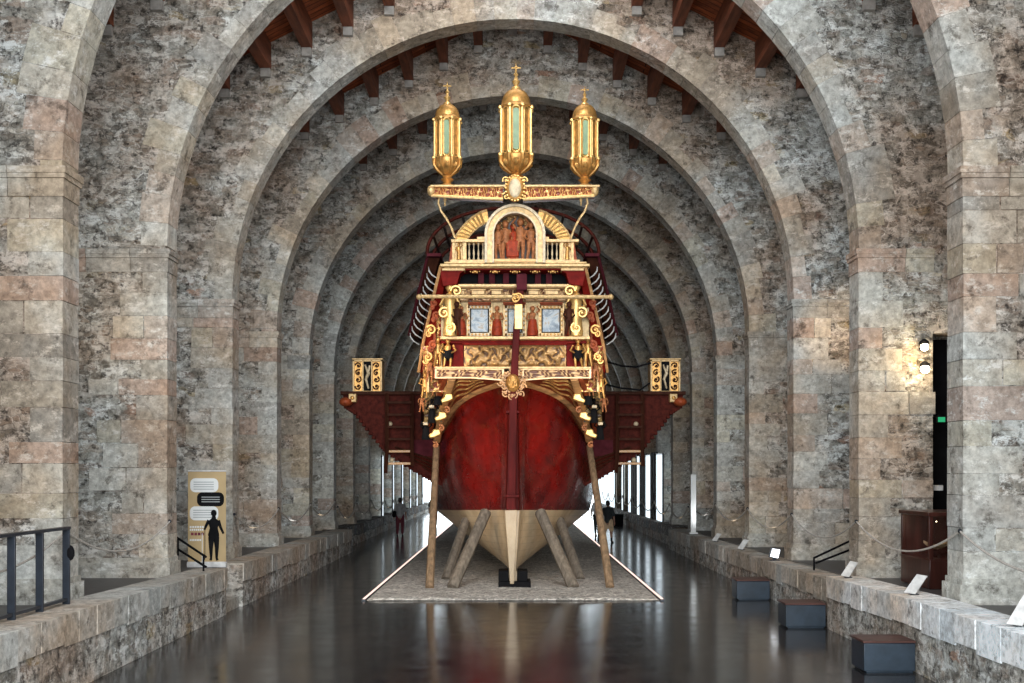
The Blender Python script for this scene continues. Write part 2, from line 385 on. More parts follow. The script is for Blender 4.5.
def arch_wall(k):
    g = G(); d = dk(k); y0, y1 = d, d + TH; h = spring(k); zb = zr(d) - .03
    rin = W + .03
    # rubble core: front, back
    nseg = 48
    def bound(x, z, cx, cz):
        # go out along the ray until roof or side
        t = 1e9
        if abs(cx) > 1e-6: t = min(t, SIDE / abs(cx))
        # roof: h + cz t = RIDGE - .5|cx| t
        t = min(t, (RIDGE - h) / (cz + .5 * abs(cx)) if cz + .5 * abs(cx) > 0 else 1e9)
        return (cx * t, h + cz * t)
    ins = []; outs = []
    angs = [PI * i / nseg for i in range(nseg + 1)]
    ca = math.atan2(roof(SIDE) - h, SIDE)
    angs = sorted(angs + [ca, PI - ca])
    for a in angs:
        c, s_ = math.cos(a), math.sin(a)
        ins.append((rin * c, h + rin * s_)); outs.append(bound(0, 0, c, s_))
    def V(p, y): return g.bm.verts.new((p[0], y, p[1]))
    for y in (y0, y1):
        I = [V(p, y) for p in ins]; O = [V(p, y) for p in outs]
        for i in range(len(ins) - 1): g.face([I[i], O[i], O[i + 1], I[i + 1]], mi=0)
    I0 = [V(p, y0) for p in ins]; I1 = [V(p, y1) for p in ins]
    for i in range(len(ins) - 1): g.face([I0[i], I0[i + 1], I1[i + 1], I1[i]], mi=0)
    for s in (-1, 1):
        door = (s == 1 and k in (1, 2, 3))
        xs = 7.95 if door else SIDE
        g.box((min(s * rin, s * xs), y0, zb - .3), (max(s * rin, s * xs), y1, h), mi=0)
        if door:
            g.box((7.95, y0, CAMZ + 2.63), (SIDE, y1, h), mi=0)
            g.box((9.3, y0, zb - .3), (SIDE, y1, CAMZ + 2.64), mi=0)
    # voussoirs
    n = 46; a = 0.0; cuts = [0]
    while a < PI:
        a += R.uniform(.85, 1.2) * PI / n; cuts.append(min(a, PI))
    gap = .004 / W
    for i in range(len(cuts) - 1):
        a0, a1 = cuts[i] + gap, cuts[i + 1] - gap
        if a1 - a0 < .01: continue
        r0 = W; r1 = W + R.choice((.32, .42, .5, .6, .75, .55)) ; pf = R.uniform(.004, .014)
        t = tint()
        q = [(r0 * math.cos(a0), h + r0 * math.sin(a0)), (r1 * math.cos(a0), h + r1 * math.sin(a0)), (r1 * math.cos(a1), h + r1 * math.sin(a1)), (r0 * math.cos(a1), h + r0 * math.sin(a1))]
        g.hexa([(x, y0 - pf, z) for x, z in q] + [(x, y1 + .02, z) for x, z in q], t, 1)
    # quoins, plinths and imposts
    for s in (-1, 1):
        z = zb + .38; lng = R.random() < .5
        top = h - .42
        xo = 7.97 if (s == 1 and k in (1, 2, 3)) else SIDE - .05
        while z < top - .05:
            hh = R.uniform(.3, .52); z2 = min(top, z + hh)
            if top - z2 < .2: z2 = top
            wd = R.uniform(.75, 1.15) if lng else R.uniform(.4, .6); lng = not lng
            xa, xb = s * (W - R.uniform(0, .012)), s * (W + wd)
            g.box((min(xa, xb), y0 - R.uniform(.003, .014), z + .004), (max(xa, xb), y1 + .02, z2 - .004), tint(), 1)
            if R.random() < .4:
                w2 = R.uniform(.35, .7); xa = s * (W + wd + .02); xb = s * (W + wd + .02 + w2)
                g.box((min(xa, xb), y0 - R.uniform(.008, .02), z + .01), (max(xa, xb), y0 + .2, z2 - .01), tint(), 1)
            z = z2
        # plinth
        for (e, za, zc) in ((.07, zb - .3, zb + .30), (.035, zb + .30, zb + .385)):
            xa, xb = s * (W - e), s * xo
            g.box((min(xa, xb), y0 - e, za), (max(xa, xb), y1 + e, zc), TINTS[0], 1)
        # impost of long stones in two steps
        x = W
        while x < xo:
            x2 = min(xo, x + R.uniform(.6, 1.0)); t = tint()
            for (e, za, zc) in ((.02, h - .42, h - .16), (.045, h - .155, h - .085), (.065, h - .085, h + .01)):
                xa = s * (W - e if x == W else x + .006); xb = s * (x2 - .006)
                g.box((min(xa, xb), y0 - e, za), (max(xa, xb), y1 + e, zc), t, 1)
            x = x2
    o = g.build('arch_wall', [M['rubble'], M['block']], smooth=False)
    struct(o)
for k in KS: arch_wall(k)

YE = 88.0
g = G(); g.box((-14, -12, -.3), (14, YE, 0)); struct(g.build('floor', M['floor'], smooth=False))
# raised aisle floors
for s, nm in ((-1, 'floor_left_aisle'), (1, 'floor_right_aisle')):
    g = G(); ys = [2, 12, 17, 22, 27, 32, 37, 42, 60, YE]
    for a, b in zip(ys, ys[1:]):
        xa, xb = sorted((s * (6.38 if a < 40 else 6.7), s * 11.5))
        za, zb_ = zr(a) - .02, zr(b) - .02
        g.hexa([(xa, a, .0), (xb, a, .0), (xb, a, za), (xa, a, za), (xa, b, .0), (xb, b, .0), (xb, b, zb_), (xa, b, zb_)])
    struct(g.build(nm, M['aisle'], smooth=False))
# side walls
for s, nm in ((-1, 'wall_left'), (1, 'wall_right')):
    g = G(); xa, xb = sorted((s * (SIDE if s < 0 else 11.5), s * 12.0))
    g.box((xa, 6, 0), (xb, YE, roof(SIDE)))
    struct(g.build(nm, M['rubble'], smooth=False))
# far wall with a tall glazed opening
g = G()
g.box((-SIDE - 2, YE, 0), (-7.2, YE + .6, RIDGE)); g.box((7.2, YE, 0), (SIDE + 2, YE + .6, RIDGE)); g.box((-7.2, YE, 6.0), (7.2, YE + .6, RIDGE))
struct(g.build('wall_back', M['rubble'], smooth=False))
w = empty('window_1', (0, YE + .3, 0)); struct(w)
g = G(); g.box((-7.2, YE + .3, .0), (7.2, YE + .34, 6.0)); g.build('window_glazing', M['dayfar'], w, smooth=False)
g = G()
for i in range(9): g.box((-7.2 + i * 1.8 - .04, YE + .2, 0), (-7.2 + i * 1.8 + .04, YE + .3, 6.0))
g.box((-7.2, YE + .2, 2.5), (7.2, YE + .3, 2.58)); g.build('window_frame', M['iron'], w, smooth=False)
adopt(w)
# roof
g = G()
for s in (-1, 1):
    g.hexa([(0, 4, RIDGE), (s * 12, 4, roof(12)), (s * 12, 4, roof(12) + .15), (0, 4, RIDGE + .15), (0, YE + .6, RIDGE), (s * 12, YE + .6, roof(12)), (s * 12, YE + .6, roof(12) + .15), (0, YE + .6, RIDGE + .15)])
struct(g.build('ceiling', M['deck'], smooth=False))
for i in range(-9, 10):
    x = i * .96; z = roof(x); 
    g = G(); g.box((x - .12, 5, z - .58), (x + .12, YE - .05, z + .03), mi=0)
    for k in KS:
        g.box((x - .11, dk(k) - .12, z - .78), (x + .11, dk(k) + TH + .12, z - .585), mi=1)
    struct(g.build('ceiling_beam', [M['purlin'], M['corbel']], smooth=False))

# low parapet walls along the sunken floor: rubble base, dressed copings
def low_wall(s, y0, y1, L, nm, th=.6, extra=.05, coping=(.42, .41, .38), clo=.40):
    g = G(); y = y0
    zc = lambda t: zr(t) + extra
    x0, x1 = sorted((s * (L + .02), s * (L + th)))
    nn = max(1, int((y1 - y0) / 2.5)); 
    for i in range(nn):
        a = y0 + (y1 - y0) * i / nn; b = y0 + (y1 - y0) * (i + 1) / nn
        g.hexa([(x0, a, 0), (x1, a, 0), (x1, a, zc(a) - .03), (x0, a, zc(a) - .03), (x0, b, 0), (x1, b, 0), (x1, b, zc(b) - .03), (x0, b, zc(b) - .03)], mi=0)
    while y < y1 - .1:
        b = min(y1, y + R.uniform(.42, .85))
        if y1 - b < .25: b = y1
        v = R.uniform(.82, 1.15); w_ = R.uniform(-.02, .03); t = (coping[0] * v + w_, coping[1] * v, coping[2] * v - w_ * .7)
        cl = clo * R.uniform(.92, 1.1); pr = R.uniform(-.015, .005)
        xa, xb = sorted((s * (L + pr), s * (L + th + .03)))
        ya, yb = y + .003, b - .003
        za, zb_ = zc(ya), zc(yb)
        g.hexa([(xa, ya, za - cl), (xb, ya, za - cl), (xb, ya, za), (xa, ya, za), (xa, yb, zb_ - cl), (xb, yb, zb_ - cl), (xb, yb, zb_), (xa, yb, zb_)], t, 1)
        y = b
    o = g.build(nm, [M['rubble'], M['block']], smooth=False, bevel=.005)
    struct(o)
low_wall(-1, 3, 23.1, 5.8, 'wall_left_parapet')
low_wall(-1, 24.5, 41.0, 5.8, 'wall_left_parapet_middle')
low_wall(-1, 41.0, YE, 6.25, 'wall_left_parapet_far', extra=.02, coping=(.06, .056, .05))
low_wall(1, 3, 21.06, 5.8, 'wall_right_parapet', coping=(.74, .77, .79))
low_wall(1, 21.06, 43.0, 5.87, 'wall_right_parapet_middle', extra=-.02)
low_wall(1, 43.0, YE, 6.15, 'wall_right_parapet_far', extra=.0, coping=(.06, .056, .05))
# wall tile over the threshold of the left opening
g = G()
for i in range(3): g.box((-6.3 - i * .32, 23.12, 0), (-5.98 - i * .32 if i else -5.9, 24.48, .23 * (i + 1)), tint(), 0)
struct(g.build('stone_steps', M['block'], smooth=False))

# daylit windows in the far bays on the right, seen between the piers
wn = 2
for (ya, yb, s) in ((49.1, 51.1, 1), (53.4, 55.2, 1), (57.9, 59.0, 1), (62.2, 63.5, 1), (66.6, 67.4, 1), (72, 86, 1),
                    (56.1, 56.5, -1), (61.1, 61.5, -1), (66.1, 66.6, -1), (71.2, 71.8, -1), (76, 76.8, -1), (81, 82, -1)):  # left ones are glowing panes standing in for lit pier reveals
    w = empty('window_%d' % wn, (s * 6.5, ya, zr(ya))); struct(w); wn += 1
    zt = CAMZ + .75
    g = G(); xa, xb = sorted((s * 6.44, s * 6.50)); g.box((xa, ya, zr(ya)), (xb, yb, zt)); g.build('window_glazing', M['day'], w, smooth=False)
    g = G()
    for (a, b, c, e) in ((ya - .05, ya, zr(ya), zt + .05), (yb, yb + .05, zr(ya), zt + .05), (ya - .05, yb + .05, zt, zt + .06)):
        g.box((xa - .01, a, c), (xb + .01, b, e))
    g.build('window_frame', M['iron'], w, smooth=False); adopt(w)
for (ya, yb) in ((51.2, 53.3), (55.3, 57.8), (59.1, 62.1)):
    g = G(); g.box((6.46, ya, zr(ya)), (6.52, yb, CAMZ + .9))
    for q in range(3): g.box((6.44, ya + (yb - ya) * q / 3, zr(ya)), (6.46, ya + (yb - ya) * q / 3 + .05, CAMZ + .9))
    struct(g.build('wall_right_dark_panel', M['black'], smooth=False))

# ---------------------------------------------------------------- gravel bed and its light strips
g = G(); NX, NY = 54, 90
def gv(u, v):
    x = -3.3 + 6.6 * u; y = 25.6 + 45 * v ** 1.6
    e = min(1, u * 20, (1 - u) * 20, v * 60)
    return Vector((x, y, .012 + e * (.035 + .03 * noise.noise(Vector((x * 1.3, y * 1.3, 0))) + .02 * noise.noise(Vector((x * 6, y * 6, 2))))))
g.grid(gv, NX, NY); tag(g.build('gravel_bed', M['gravel']), 'grey gravel bed spread on the dark floor under the ship', 'gravel', kind='stuff')
for s, wd in ((-1, 'port'), (1, 'starboard')):
    r = empty('light_strip', (s * 3.37, 25.6, 0))
    tag(r, 'thin glowing floor strip edging the gravel on the side of the ' + ('roll-up banner' if s < 0 else 'dark blue benches'), 'light strip', 'floor light strips beside the gravel')
    g = G(); g.box((s * 3.36 - .022, 25.6, .0), (s * 3.36 + .022, 71, .05)); g.build('diffuser', M['led'], r, smooth=False)
    g = G(); g.box((s * 3.36 - .04, 25.57, .0), (s * 3.36 + .04, 25.6, .04)); g.box((s * 3.36 - .045, 25.6, 0), (s * 3.36 - .024, 71, .035)); g.box((s * 3.36 + .024, 25.6, 0), (s * 3.36 + .045, 71, .035))
    g.build('channel', M['iron'], r, smooth=False); adopt(r)

exec_parts = []
# ================================================================= THE GALLEY
ship = empty('galley', (0, 28, .1))
tag(ship, 'red and gold war galley seen from its carved stern, standing on the grey gravel', 'ship')

# hull stations: distance, wale half width, wale height, waterline half width
WALE = [(28.30, 4, 381, .10), (28.85, 8, 382.5, .15), (29.4, 17, 384.5, .24), (29.75, 32, 389.5, .38), (30.1, 45, 396, .60), (30.6, 56, 404.5, .92), (31.3, 64, 415, 1.30),
        (32.2, 70, 427, 1.64), (33.5, 75, 439, 1.98), (35, 78, 452, 2.26), (37.5, 79, 466, 2.52), (41, 76, 474, 2.68), (45, 70, 478, 2.62), (50, 63, 478, 2.55), (56, 52, 478, 2.2), (61, 38, 476, 1.5), (65, 12, 470, .35)]
ST = []
for (Y, off, yy, wl) in WALE:
    b = off * Y / F; z = CAMZ - (yy - HY) * Y / F
    zl = CAMZ - (510 - HY) * Y / F if Y < 41 else CAMZ - 38 * 41 / F
    ST.append((Y, b, z, wl, zl))
def station(t):
    t = max(0, min(len(ST) - 1.0001, t)); i = int(t); f = t - i
    p0, p1, p2, p3 = ST[max(i - 1, 0)], ST[i], ST[min(i + 1, len(ST) - 1)], ST[min(i + 2, len(ST) - 1)]
    return [.5 * ((2 * b) + (c - a) * f + (2 * a - 5 * b + 4 * c - e) * f * f + (3 * b - a - 3 * c + e) * f ** 3) for a, b, c, e in zip(p0, p1, p2, p3)]
NS = len(ST) - 1
def top_pt(s):
    def f(u, v):
        Y, b, z, wl, zl = station(u * NS)
        wl = min(wl, b) if Y < 29.4 else wl
        k_ = max(0, min(1, (Y - 28.3) / 4.6)); k_ = k_ * k_ * (3 - 2 * k_)
        sh = (v ** 1.9) * (1 - k_) + (1 - (1 - v) ** 2.2) * k_
        w_ = wl + (b - wl) * sh + .07 * b * math.sin(PI * v) * k_ * (1 - u)
        return Vector((s * w_, Y - .0 + .10 * math.sin(PI * v) * max(0, 1 - u * 6), zl + (z - zl) * v))
    return f
def bot_pt(s):
    def f(u, v):
        Y, b, z, wl, zl = station(u * NS)
        wl = min(wl, b) if Y < 29.4 else wl
        zk = .32 + max(0, (28.9 - Y)) * .05
        w_ = .075 + (wl - .075) * v ** (.62 + .5 * max(0, 1 - u * 4))
        return Vector((s * w_, Y, zk + (zl - zk) * v))
    return f
g = G()
for s in (-1, 1): g.grid(top_pt(s), NS * 5, 30, tint=lambda u, v: (v, u, 0))
hull = g.build('hull', M['hullred'], ship)
g = G()
for s in (-1, 1): g.grid(bot_pt(s), NS * 5, 16, tint=lambda u, v: (v, u, 0))
g.build('hull_bottom', M['hullwhite'], ship)
# keel and sternpost
g = G()
g.hexa([(-.10, 28.15, .20), (.10, 28.15, .20), (.10, 28.15, .45), (-.10, 28.15, .45), (-.10, 64, .20), (.10, 64, .20), (.10, 64, .45), (-.10, 64, .45)])
g.build('keel', M['hullwhite'], ship, bevel=.02)
g = G()
def wedge(z0, z1, w0, w1, ya, yb, yc):
    g.hexa([(-w0, ya, z0), (w0, ya, z0), (w1, yb, z1), (-w1, yb, z1), (-w0 * 1.3, yc, z0), (w0 * 1.3, yc, z0), (w1 * 1.3, yc, z1), (-w1 * 1.3, yc, z1)])
wedge(.10, 1.95, .05, .17, 28.12, 28.22, 28.75)
g.build('sternpost', M['hullwhite'], ship, bevel=.02)
g = G(); wedge(1.95, 5.1, .15, .10, 28.22, 28.2, 28.6); g.build('sternpost_upper', M['rudder'], ship, bevel=.02)
g = G(); g.box((-.21, 28.0, .07), (.21, 28.14, .30)); g.box((-.11, 27.98, .30), (-.05, 28.6, .34)); 
# rudder: curved stock and blade
g = G()
path = [(520.5, 289, 27.55), (519, 305, 27.6), (516.5, 330, 27.68), (515, 360, 27.76), (513.5, 395, 27.84), (512.5, 440, 27.92), (511.5, 480, 27.98), (511, 510, 28.0)]
wd = [.085, .085, .085, .09, .095, .10, .11, .12]
prev = None
for (x, y, d), w_ in zip(path, wd):
    c = P(x, y, d); q = [g.bm.verts.new(c + Vector(v)) for v in ((-w_, -.07, 0), (w_, -.07, 0), (w_ * .8, .18, 0), (-w_ * .8, .18, 0))]
    if prev:
        for i in range(4): g.face([prev[i], prev[(i + 1) % 4], q[(i + 1) % 4], q[i]])
    else: g.face(q)
    prev = q
g.face(prev)
rud = g.build('rudder', M['rudder'], ship, bevel=.015)
g = G()
a, b, c_ = P(511, 510, 28.0), P(511.5, 555, 28.0), P(512, 584, 28.0)
g.hexa([(a.x - .16, 27.93, a.z), (a.x + .16, 27.93, a.z), (a.x + .12, 28.2, a.z), (a.x - .12, 28.2, a.z), (c_.x - .05, 28.0, c_.z), (c_.x + .05, 28.0, c_.z), (c_.x + .05, 28.2, c_.z), (c_.x - .05, 28.2, c_.z)])
tag(g.build('rudder_blade', M['hullwhite'], rud, bevel=.015), 'cream painted lower blade')
g = G(); g.pbox(514.5, 522.5, 304, 329, 27.49, .05); tag(g.build('gold_plate', M['goldb'], rud, bevel=.01), 'gilded plate at the rudder head')
g = G(); g.pbox(516.5, 527, 274, 290, 27.42, .3); g.build('rudder_head', M['purple'], rud, bevel=.02)
g = G()
for yy in (412, 496):
    q = P(512.5, yy, 27.9); g.box((q.x - .16, 27.83, q.z - .03), (q.x + .16, 28.3, q.z + .03))
g.build('pintle_strap', M['rudder'], rud, bevel=.008)

# wale
g = G()
for s in (-1, 1):
    pts = []; rr = []
    for i in range(NS * 4):
        Y, b, z, wl, zl = station(.15 + i / 4 * .99)
        pts.append((s * (b + .03), Y - .08, z + .02)); rr.append(.135)
    g.tube(pts, rr, 8)
g.build('wale', M['walewood'], ship)
# counter between wale and the carved beam
BEAM_Y = 27.95
def counter(s):
    zt = CAMZ - (376.5 - HY) * 28.1 / F
    def f(u, v):
        Y, b, z, wl, zl = station(u * 7.2)
        tx = (6 + 69 * min(1, u * 1.12)) * 28.1 / F
        Yt = 28.15 + .0 * u
        bul = .12 * math.sin(PI * v)
        return Vector((s * (b + (tx - b) * v), Y - .05 + (Yt - Y) * (v ** .8) - bul, z + (zt - z) * v))
    return f
g = G()
for s in (-1, 1): g.grid(counter(s), 40, 12)
g.build('stern_counter', M['orange'], ship)
def along(s, u, v, lift=.03):
    p = counter(s)(u, v); p.y -= lift; return p
for s in (-1, 1):
    for j, (v0, amp) in enumerate(((.22, .06), (.42, .07), (.62, .08), (.80, .06))):
        g = G(); pts = []
        for i in range(41):
            t = i / 40; u = .36 + .56 * t
            pts.append(along(s, u, min(.97, max(.05, v0 * (1 - .15 * t) + amp * math.sin(t * 2 * PI * 2.2 + j * .5)))))
        g.tube(pts, [.036 * (1 - .3 * abs(2 * (i / 40) - 1)) for i in range(41)], 6)
        g.build('wave_moulding', M['goldb'], ship)
# side posts falling from the beam end outside the wale
for s in (-1, 1):
    for (xa, ya, xb, yb, r, mt) in ((61, 379, 76, 441, .10, 'walewood'), (68, 379, 83, 432, .07, 'orange')):
        g = G(); a = P(CX + s * xa, ya, 28.0); b = P(CX + s * xb, yb, 31.5 if xa == 61 else 31.2)
        g.tube([a, a.lerp(b, .5) + Vector((s * .05, 0, 0)), b], r, 8, sy=.6); g.build('stern_timber', M[mt], ship)

# carved beam, mask
g = G()
zt, zb_ = CAMZ - (368.5 - HY) * BEAM_Y / F, CAMZ - (378.5 - HY) * BEAM_Y / F
for s in (-1, 1):
    x0, x1 = 9 * BEAM_Y / F, 78 * BEAM_Y / F
    def fn(u, v):
        X = x0 + (x1 - x0) * u; low = .06 * max(0, 1 - u * 2.2)
        e = .5 + .5 * math.sin(X * 40 + 3 * math.sin(X * 13 + v * 4)) * math.sin(v * PI * 3 + X * 8)
        bord = v < .14 or v > .86 or u < .03 or u > .97
        hh = 1 if bord else e * .75
        return Vector((s * X, BEAM_Y - .045 * hh, zb_ - low + (zt - zb_ + low) * v)), hh
    g.grid(lambda u, v: fn(u, v)[0], 200, 18, tint=lambda u, v: (fn(u, v)[1],) * 3)
    xa, xb = sorted((s * x0, s * x1)); g.box((xa, BEAM_Y + .004, zb_), (xb, BEAM_Y + .3, zt), tint=(0, 0, 0))
g.build('carved_beam', M['relcream'], ship)
g = G()
g.pbox(434.5, 591.5, 366.5, 368.6, BEAM_Y - .08, .4)
g.build('beam_moulding', M['cream'], ship, bevel=.01)
# mask with hair
mc = P(513, 383, 27.75)
g = G(); g.ball(mc, .17, 1, .8, 1.3, 14); g.ball(mc + Vector((0, -.14, -.02)), .035, 1, 1.2, 1.6, 8)
for s in (-1, 1): g.ball(mc + Vector((s * .07, -.12, .05)), .03, 1.3, .6, .6, 8); g.ball(mc + Vector((s * .08, -.1, -.06)), .05, 1, .7, 1, 8)
g.ball(mc + Vector((0, -.13, -.12)), .04, 1.4, .6, .5, 8)
mask = g.build('mask', M['gold'], ship)
g = G()
for i in range(22):
    a = 2 * PI * i / 22
    rr = .25 + .05 * math.sin(i * 2.4)
    q = mc + Vector((rr * math.cos(a), .04, rr * 1.15 * math.sin(a)))
    g.scroll(q, .075, 1.2, 1 if i % 2 else -1, a, .02)
g.build('mask_hair', M['walewood'], mask)

def statuette(g, base, h, pose=0, wide=1.0, mirror=1, robe=True):
    """a small carved standing figure of height h; base is the point between the feet"""
    b = Vector(base); m = mirror
    def q(x, y, z): return b + Vector((x * h * m * wide, y * h, z * h))
    if robe: g.lathe(b, [(.15 * h, 0), (.16 * h, .08 * h), (.13 * h, .3 * h), (.12 * h, .5 * h)], 10, wide, .7)
    else:
        for sx in (-1, 1): g.tube([q(sx * .09 + .03, 0, 0), q(sx * .075, -.03, .26), q(sx * .06, 0, .5)], [.035 * h, .05 * h, .075 * h], 7)
    g.tube([q(0, 0, .44), q(.01, -.01, .6), q(0, -.01, .74), q(0, 0, .82)], [.115 * h, .095 * h, .125 * h, .05 * h], 9, sy=.75)
    g.ball(q(0, -.01, .91), .075 * h, 1, 1, 1.25, 9)
    g.ball(q(0, .02, .94), .085 * h, 1.05, .9, 1.0, 8)
    for sx in (-1, 1):
        if (pose == 0) or (pose == 1 and sx == 1): pts = [q(sx * .13, 0, .78), q(sx * .21, -.03, .6), q(sx * .10, -.12, .5)]
        elif pose == 2 or pose == 1: pts = [q(sx * .13, 0, .78), q(sx * .24, -.02, .88), q(sx * .14, -.03, 1.02)]
        else: pts = [q(sx * .13, 0, .78), q(sx * .2, 0, .58), q(sx * .17, -.05, .4)]
        g.tube(pts, [.045 * h, .036 * h, .028 * h], 6)

# transom body behind all carving, following the tapering outline
g = G()
prof = [(-1.87, 5.45), (1.87, 5.45), (1.85, 6.25), (1.78, 7.55), (1.70, 7.95), (-1.70, 7.95), (-1.78, 7.55), (-1.85, 6.25)]
g.prism(prof, 28.25, 1.6); g.build('stern_bulkhead', M['red'], ship, bevel=.02)
# lower relief
g = G(); relief(g, 464, 566, 345, 367, 28.02, .10, 220, 50, 7.5, 3); g.build('sea_relief', M['relgreen'], ship)
for (a, b) in ((452, 463.5), (566.5, 577)): g = G(); g.pbox(a, b, 344, 367.5, 28.08, .2); g.build('relief_side_panel', M['red'], ship, bevel=.01)
g = G(); g.pbox(462.5, 567.5, 343, 345, 27.97, .2); g.pbox(441, 589, 340, 343.5, 28.0, .3); g.build('red_rail', M['red'], ship, bevel=.01)
g = G(); g.pbox(440, 590, 336.2, 339.2, 27.75, .55); g.build('sill_moulding', M['cream'], ship, bevel=.012)
# crouching black and gold figures at the corners of the relief
for s in (-1, 1):
    g = G(); b = P(CX + s * 65, 367, 27.85)
    statuette(g, b, .68, 0, 1.35, s, robe=False); g.build('corner_figure', M['gold'], ship)
    g = G(); g.lathe(b + Vector((0, .04, .16)), [(.06, 0), (.13, .05), (.14, .2), (.09, .27)], 10, 1, .9); tag(g.build('corner_figure_drapery', M['black'], ship), 'black painted drapery')

# window band
g = G(); g.pbox(441, 589, 302, 336.5, 28.1, .3); g.build('gallery_ground', M['relflesh'], ship)
for xc in (479.5, 515, 551):
    g = G(); a, b = (xc - 12.5, xc + 12.5) if xc != 515 else (xc - 10.5, xc + 10.5)
    relief_w = 3.0
    for (x0, x1, y0, y1) in ((a, b, 305.5, 308.5), (a, b, 332.8, 336), (a, a + 3, 305.5, 336), (b - 3, b, 305.5, 336)):
        g.pbox(x0, x1, y0, y1, 27.99, .12)
    fr = g.build('panel_frame', M['ivory'] if xc != 551 else M['cream'], ship, bevel=.008)
    g = G()
    for i in range(7):
        for (x, y) in ((a + 1.5 + (b - a - 3) * i / 6, 307), (a + 1.5 + (b - a - 3) * i / 6, 334.4), (a + 1.5, 307 + 27.4 * i / 6), (b - 1.5, 307 + 27.4 * i / 6)):
            g.ball(P(x, y, 27.98), .026, n=6)
    g.build('frame_studs', M['gold'], fr)
    g = G(); g.pbox(a + 4.2, b - 4.2, 309.5, 331.8, 28.05, .06); g.build('painted_panel', M['panel'], fr)
    g = G(); g.pbox(a + 3, b - 3, 308.5, 332.8, 28.07, .05); g.build('inner_border', M['black'], fr)
for i, xc in enumerate((461, 497, 532.5, 570)):
    g = G(); statuette(g, P(xc, 335.8, 27.9), .72, (0, 0, 1, 0)[i], 1.0, 1 if i < 2 else -1); fg = g.build('caryatid', M['flesh'], ship)
    g = G(); b = P(xc, 335.8, 27.89); g.lathe(b, [(.125, 0), (.13, .08), (.11, .25), (.095, .40)], 10, 1.05, .75); g.build('caryatid_robe', M['redcloth'], fg)
for xc in (467.4, 491.6, 504, 525.6, 539.2, 563.4):
    g = G(); g.pbox(xc - .9, xc + .9, 303.5, 336, 27.97, .12); g.build('gallery_pilaster', M['cream'], ship, bevel=.005)
# hooded bracket over the panels, cornice of the gallery
for (a, b) in ((468, 491), (503, 526), (540, 563)): g = G(); g.pbox(a, b, 302, 303.6, 27.8, .3); g.pbox(a + 1, b - 1, 303.6, 305, 27.88, .2); g.build('panel_hood', M['orange'], ship, bevel=.01)
g = G(); relief(g, 452, 578, 287.5, 301.5, 28.0, .07, 240, 30, 10, 9); g.build('gallery_frieze', M['relcream'], ship)
for (a, b) in ((456, 466), (470, 486), (490, 503), (527, 540), (544, 560), (564, 574)):
    g = G(); g.pbox(a, b, 288.8, 290.4, 27.86, .16); g.pbox(a + 1.5, b - 1.5, 290.4, 294.4, 27.9, .12); g.build('frieze_cartouche', M['cream'], ship, bevel=.01)
g = G(); g.pbox(458, 572, 284, 286.8, 27.7, .5); g.pbox(455, 575, 286.8, 288, 27.78, .4); g.build('gallery_cornice', M['cream'], ship, bevel=.01)
# dark recess with little piers
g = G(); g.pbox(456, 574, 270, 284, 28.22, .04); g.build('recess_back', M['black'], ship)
for xc in (481, 492, 506, 523, 538, 549):
    g = G(); g.pbox(xc - 3, xc + 3, 270, 284, 28.05, .2); g.build('recess_pier', M['purple'], ship, bevel=.01)
for xc in (475, 495, 515, 535, 553): g = G(); g.ball(P(xc, 271.5, 27.75), .06, 1.2, 1, .8, 8); g.scroll(P(xc - 2.5, 272, 27.74), .05, 1, -1, 0, .015); g.scroll(P(xc + 2.5, 272, 27.74), .05, 1, 1, 0, .015); g.build('hanging_rosette', M['gold'], ship)
# top cornice
g = G(); g.pbox(440, 590, 263.5, 266.5, 27.45, .9); g.pbox(444, 586, 266.5, 268, 27.55, .75); g.pbox(444, 587, 261.5, 263.5, 27.55, .75); g.build('top_cornice', M['cream'], ship, bevel=.015)
g = G(); g.pbox(442, 588, 268, 270, 27.62, .6); g.build('cornice_underboard', M['red'], ship, bevel=.01)
# corner brackets
for s in (-1, 1):
    pts = [P(CX + s * x, y, 27.6) for x, y in ((71, 268), (48.5, 268.5), (49, 271), (53, 273), (56, 284), (70, 286), (73, 272))]
    g = G(); g.prism([(p.x, p.z) for p in pts], 27.62, .5); br = g.build('corner_bracket', M['red'], ship, bevel=.01)
    g = G(); xa, xb = sorted((CX + s * 48, CX + s * 71)); g.pbox(xa, xb, 268, 270.6, 27.56, .3); g.build('bracket_moulding', M['cream'], br, bevel=.01)

# balustrade
g = G(); g.pbox(451, 491, 239, 242, 27.55, .35); g.pbox(539, 579, 239, 242, 27.55, .35); g.pbox(450, 580, 259.5, 262.5, 27.55, .4)
for s in (-1, 1):
    for (a, b) in ((61, 58), (50.5, 46.5), (26.5, 22)):
        xa, xb = sorted((CX + 2 * (s > 0) * 0 + s * a, CX + s * b)); g.pbox(xa, xb, 242, 260, 27.6, .2)
g.build('balustrade_rail', M['cream'], ship, bevel=.01)
for s in (-1, 1):
    for i in range(5):
        x = CX + s * (30 + i * 4.6); b = P(x, 259.6, 27.7); h = 17.5 * 27.7 / F
        g = G(); g.lathe(b, [(.026, 0), (.026, .03), (.012, .06), (.026, .14), (.02, .2), (.011, .27), (.013, .32), (.026, h - .04), (.026, h)], 8); g.build('baluster', M['ivory'], ship)
    g = G(); xa, xb = sorted((CX + s * 58, CX + s * 50.5)); g.pbox(xa, xb, 242, 260, 27.66, .12); pn = g.build('end_panel', M['cream'], ship)
    g = G(); statuette(g, P(CX + s * 54.2, 259.5, 27.6), .40, 1, .9, s); g.build('panel_figure', M['gold'], pn)
    pts = [P(CX + s * x, y, 27.7) for x, y in ((61, 242), (64, 262), (60, 262), (60, 242))]
    g = G(); g.prism([(p.x, p.z) for p in pts], 27.62, .25); g.build('balustrade_end', M['orange'], ship)
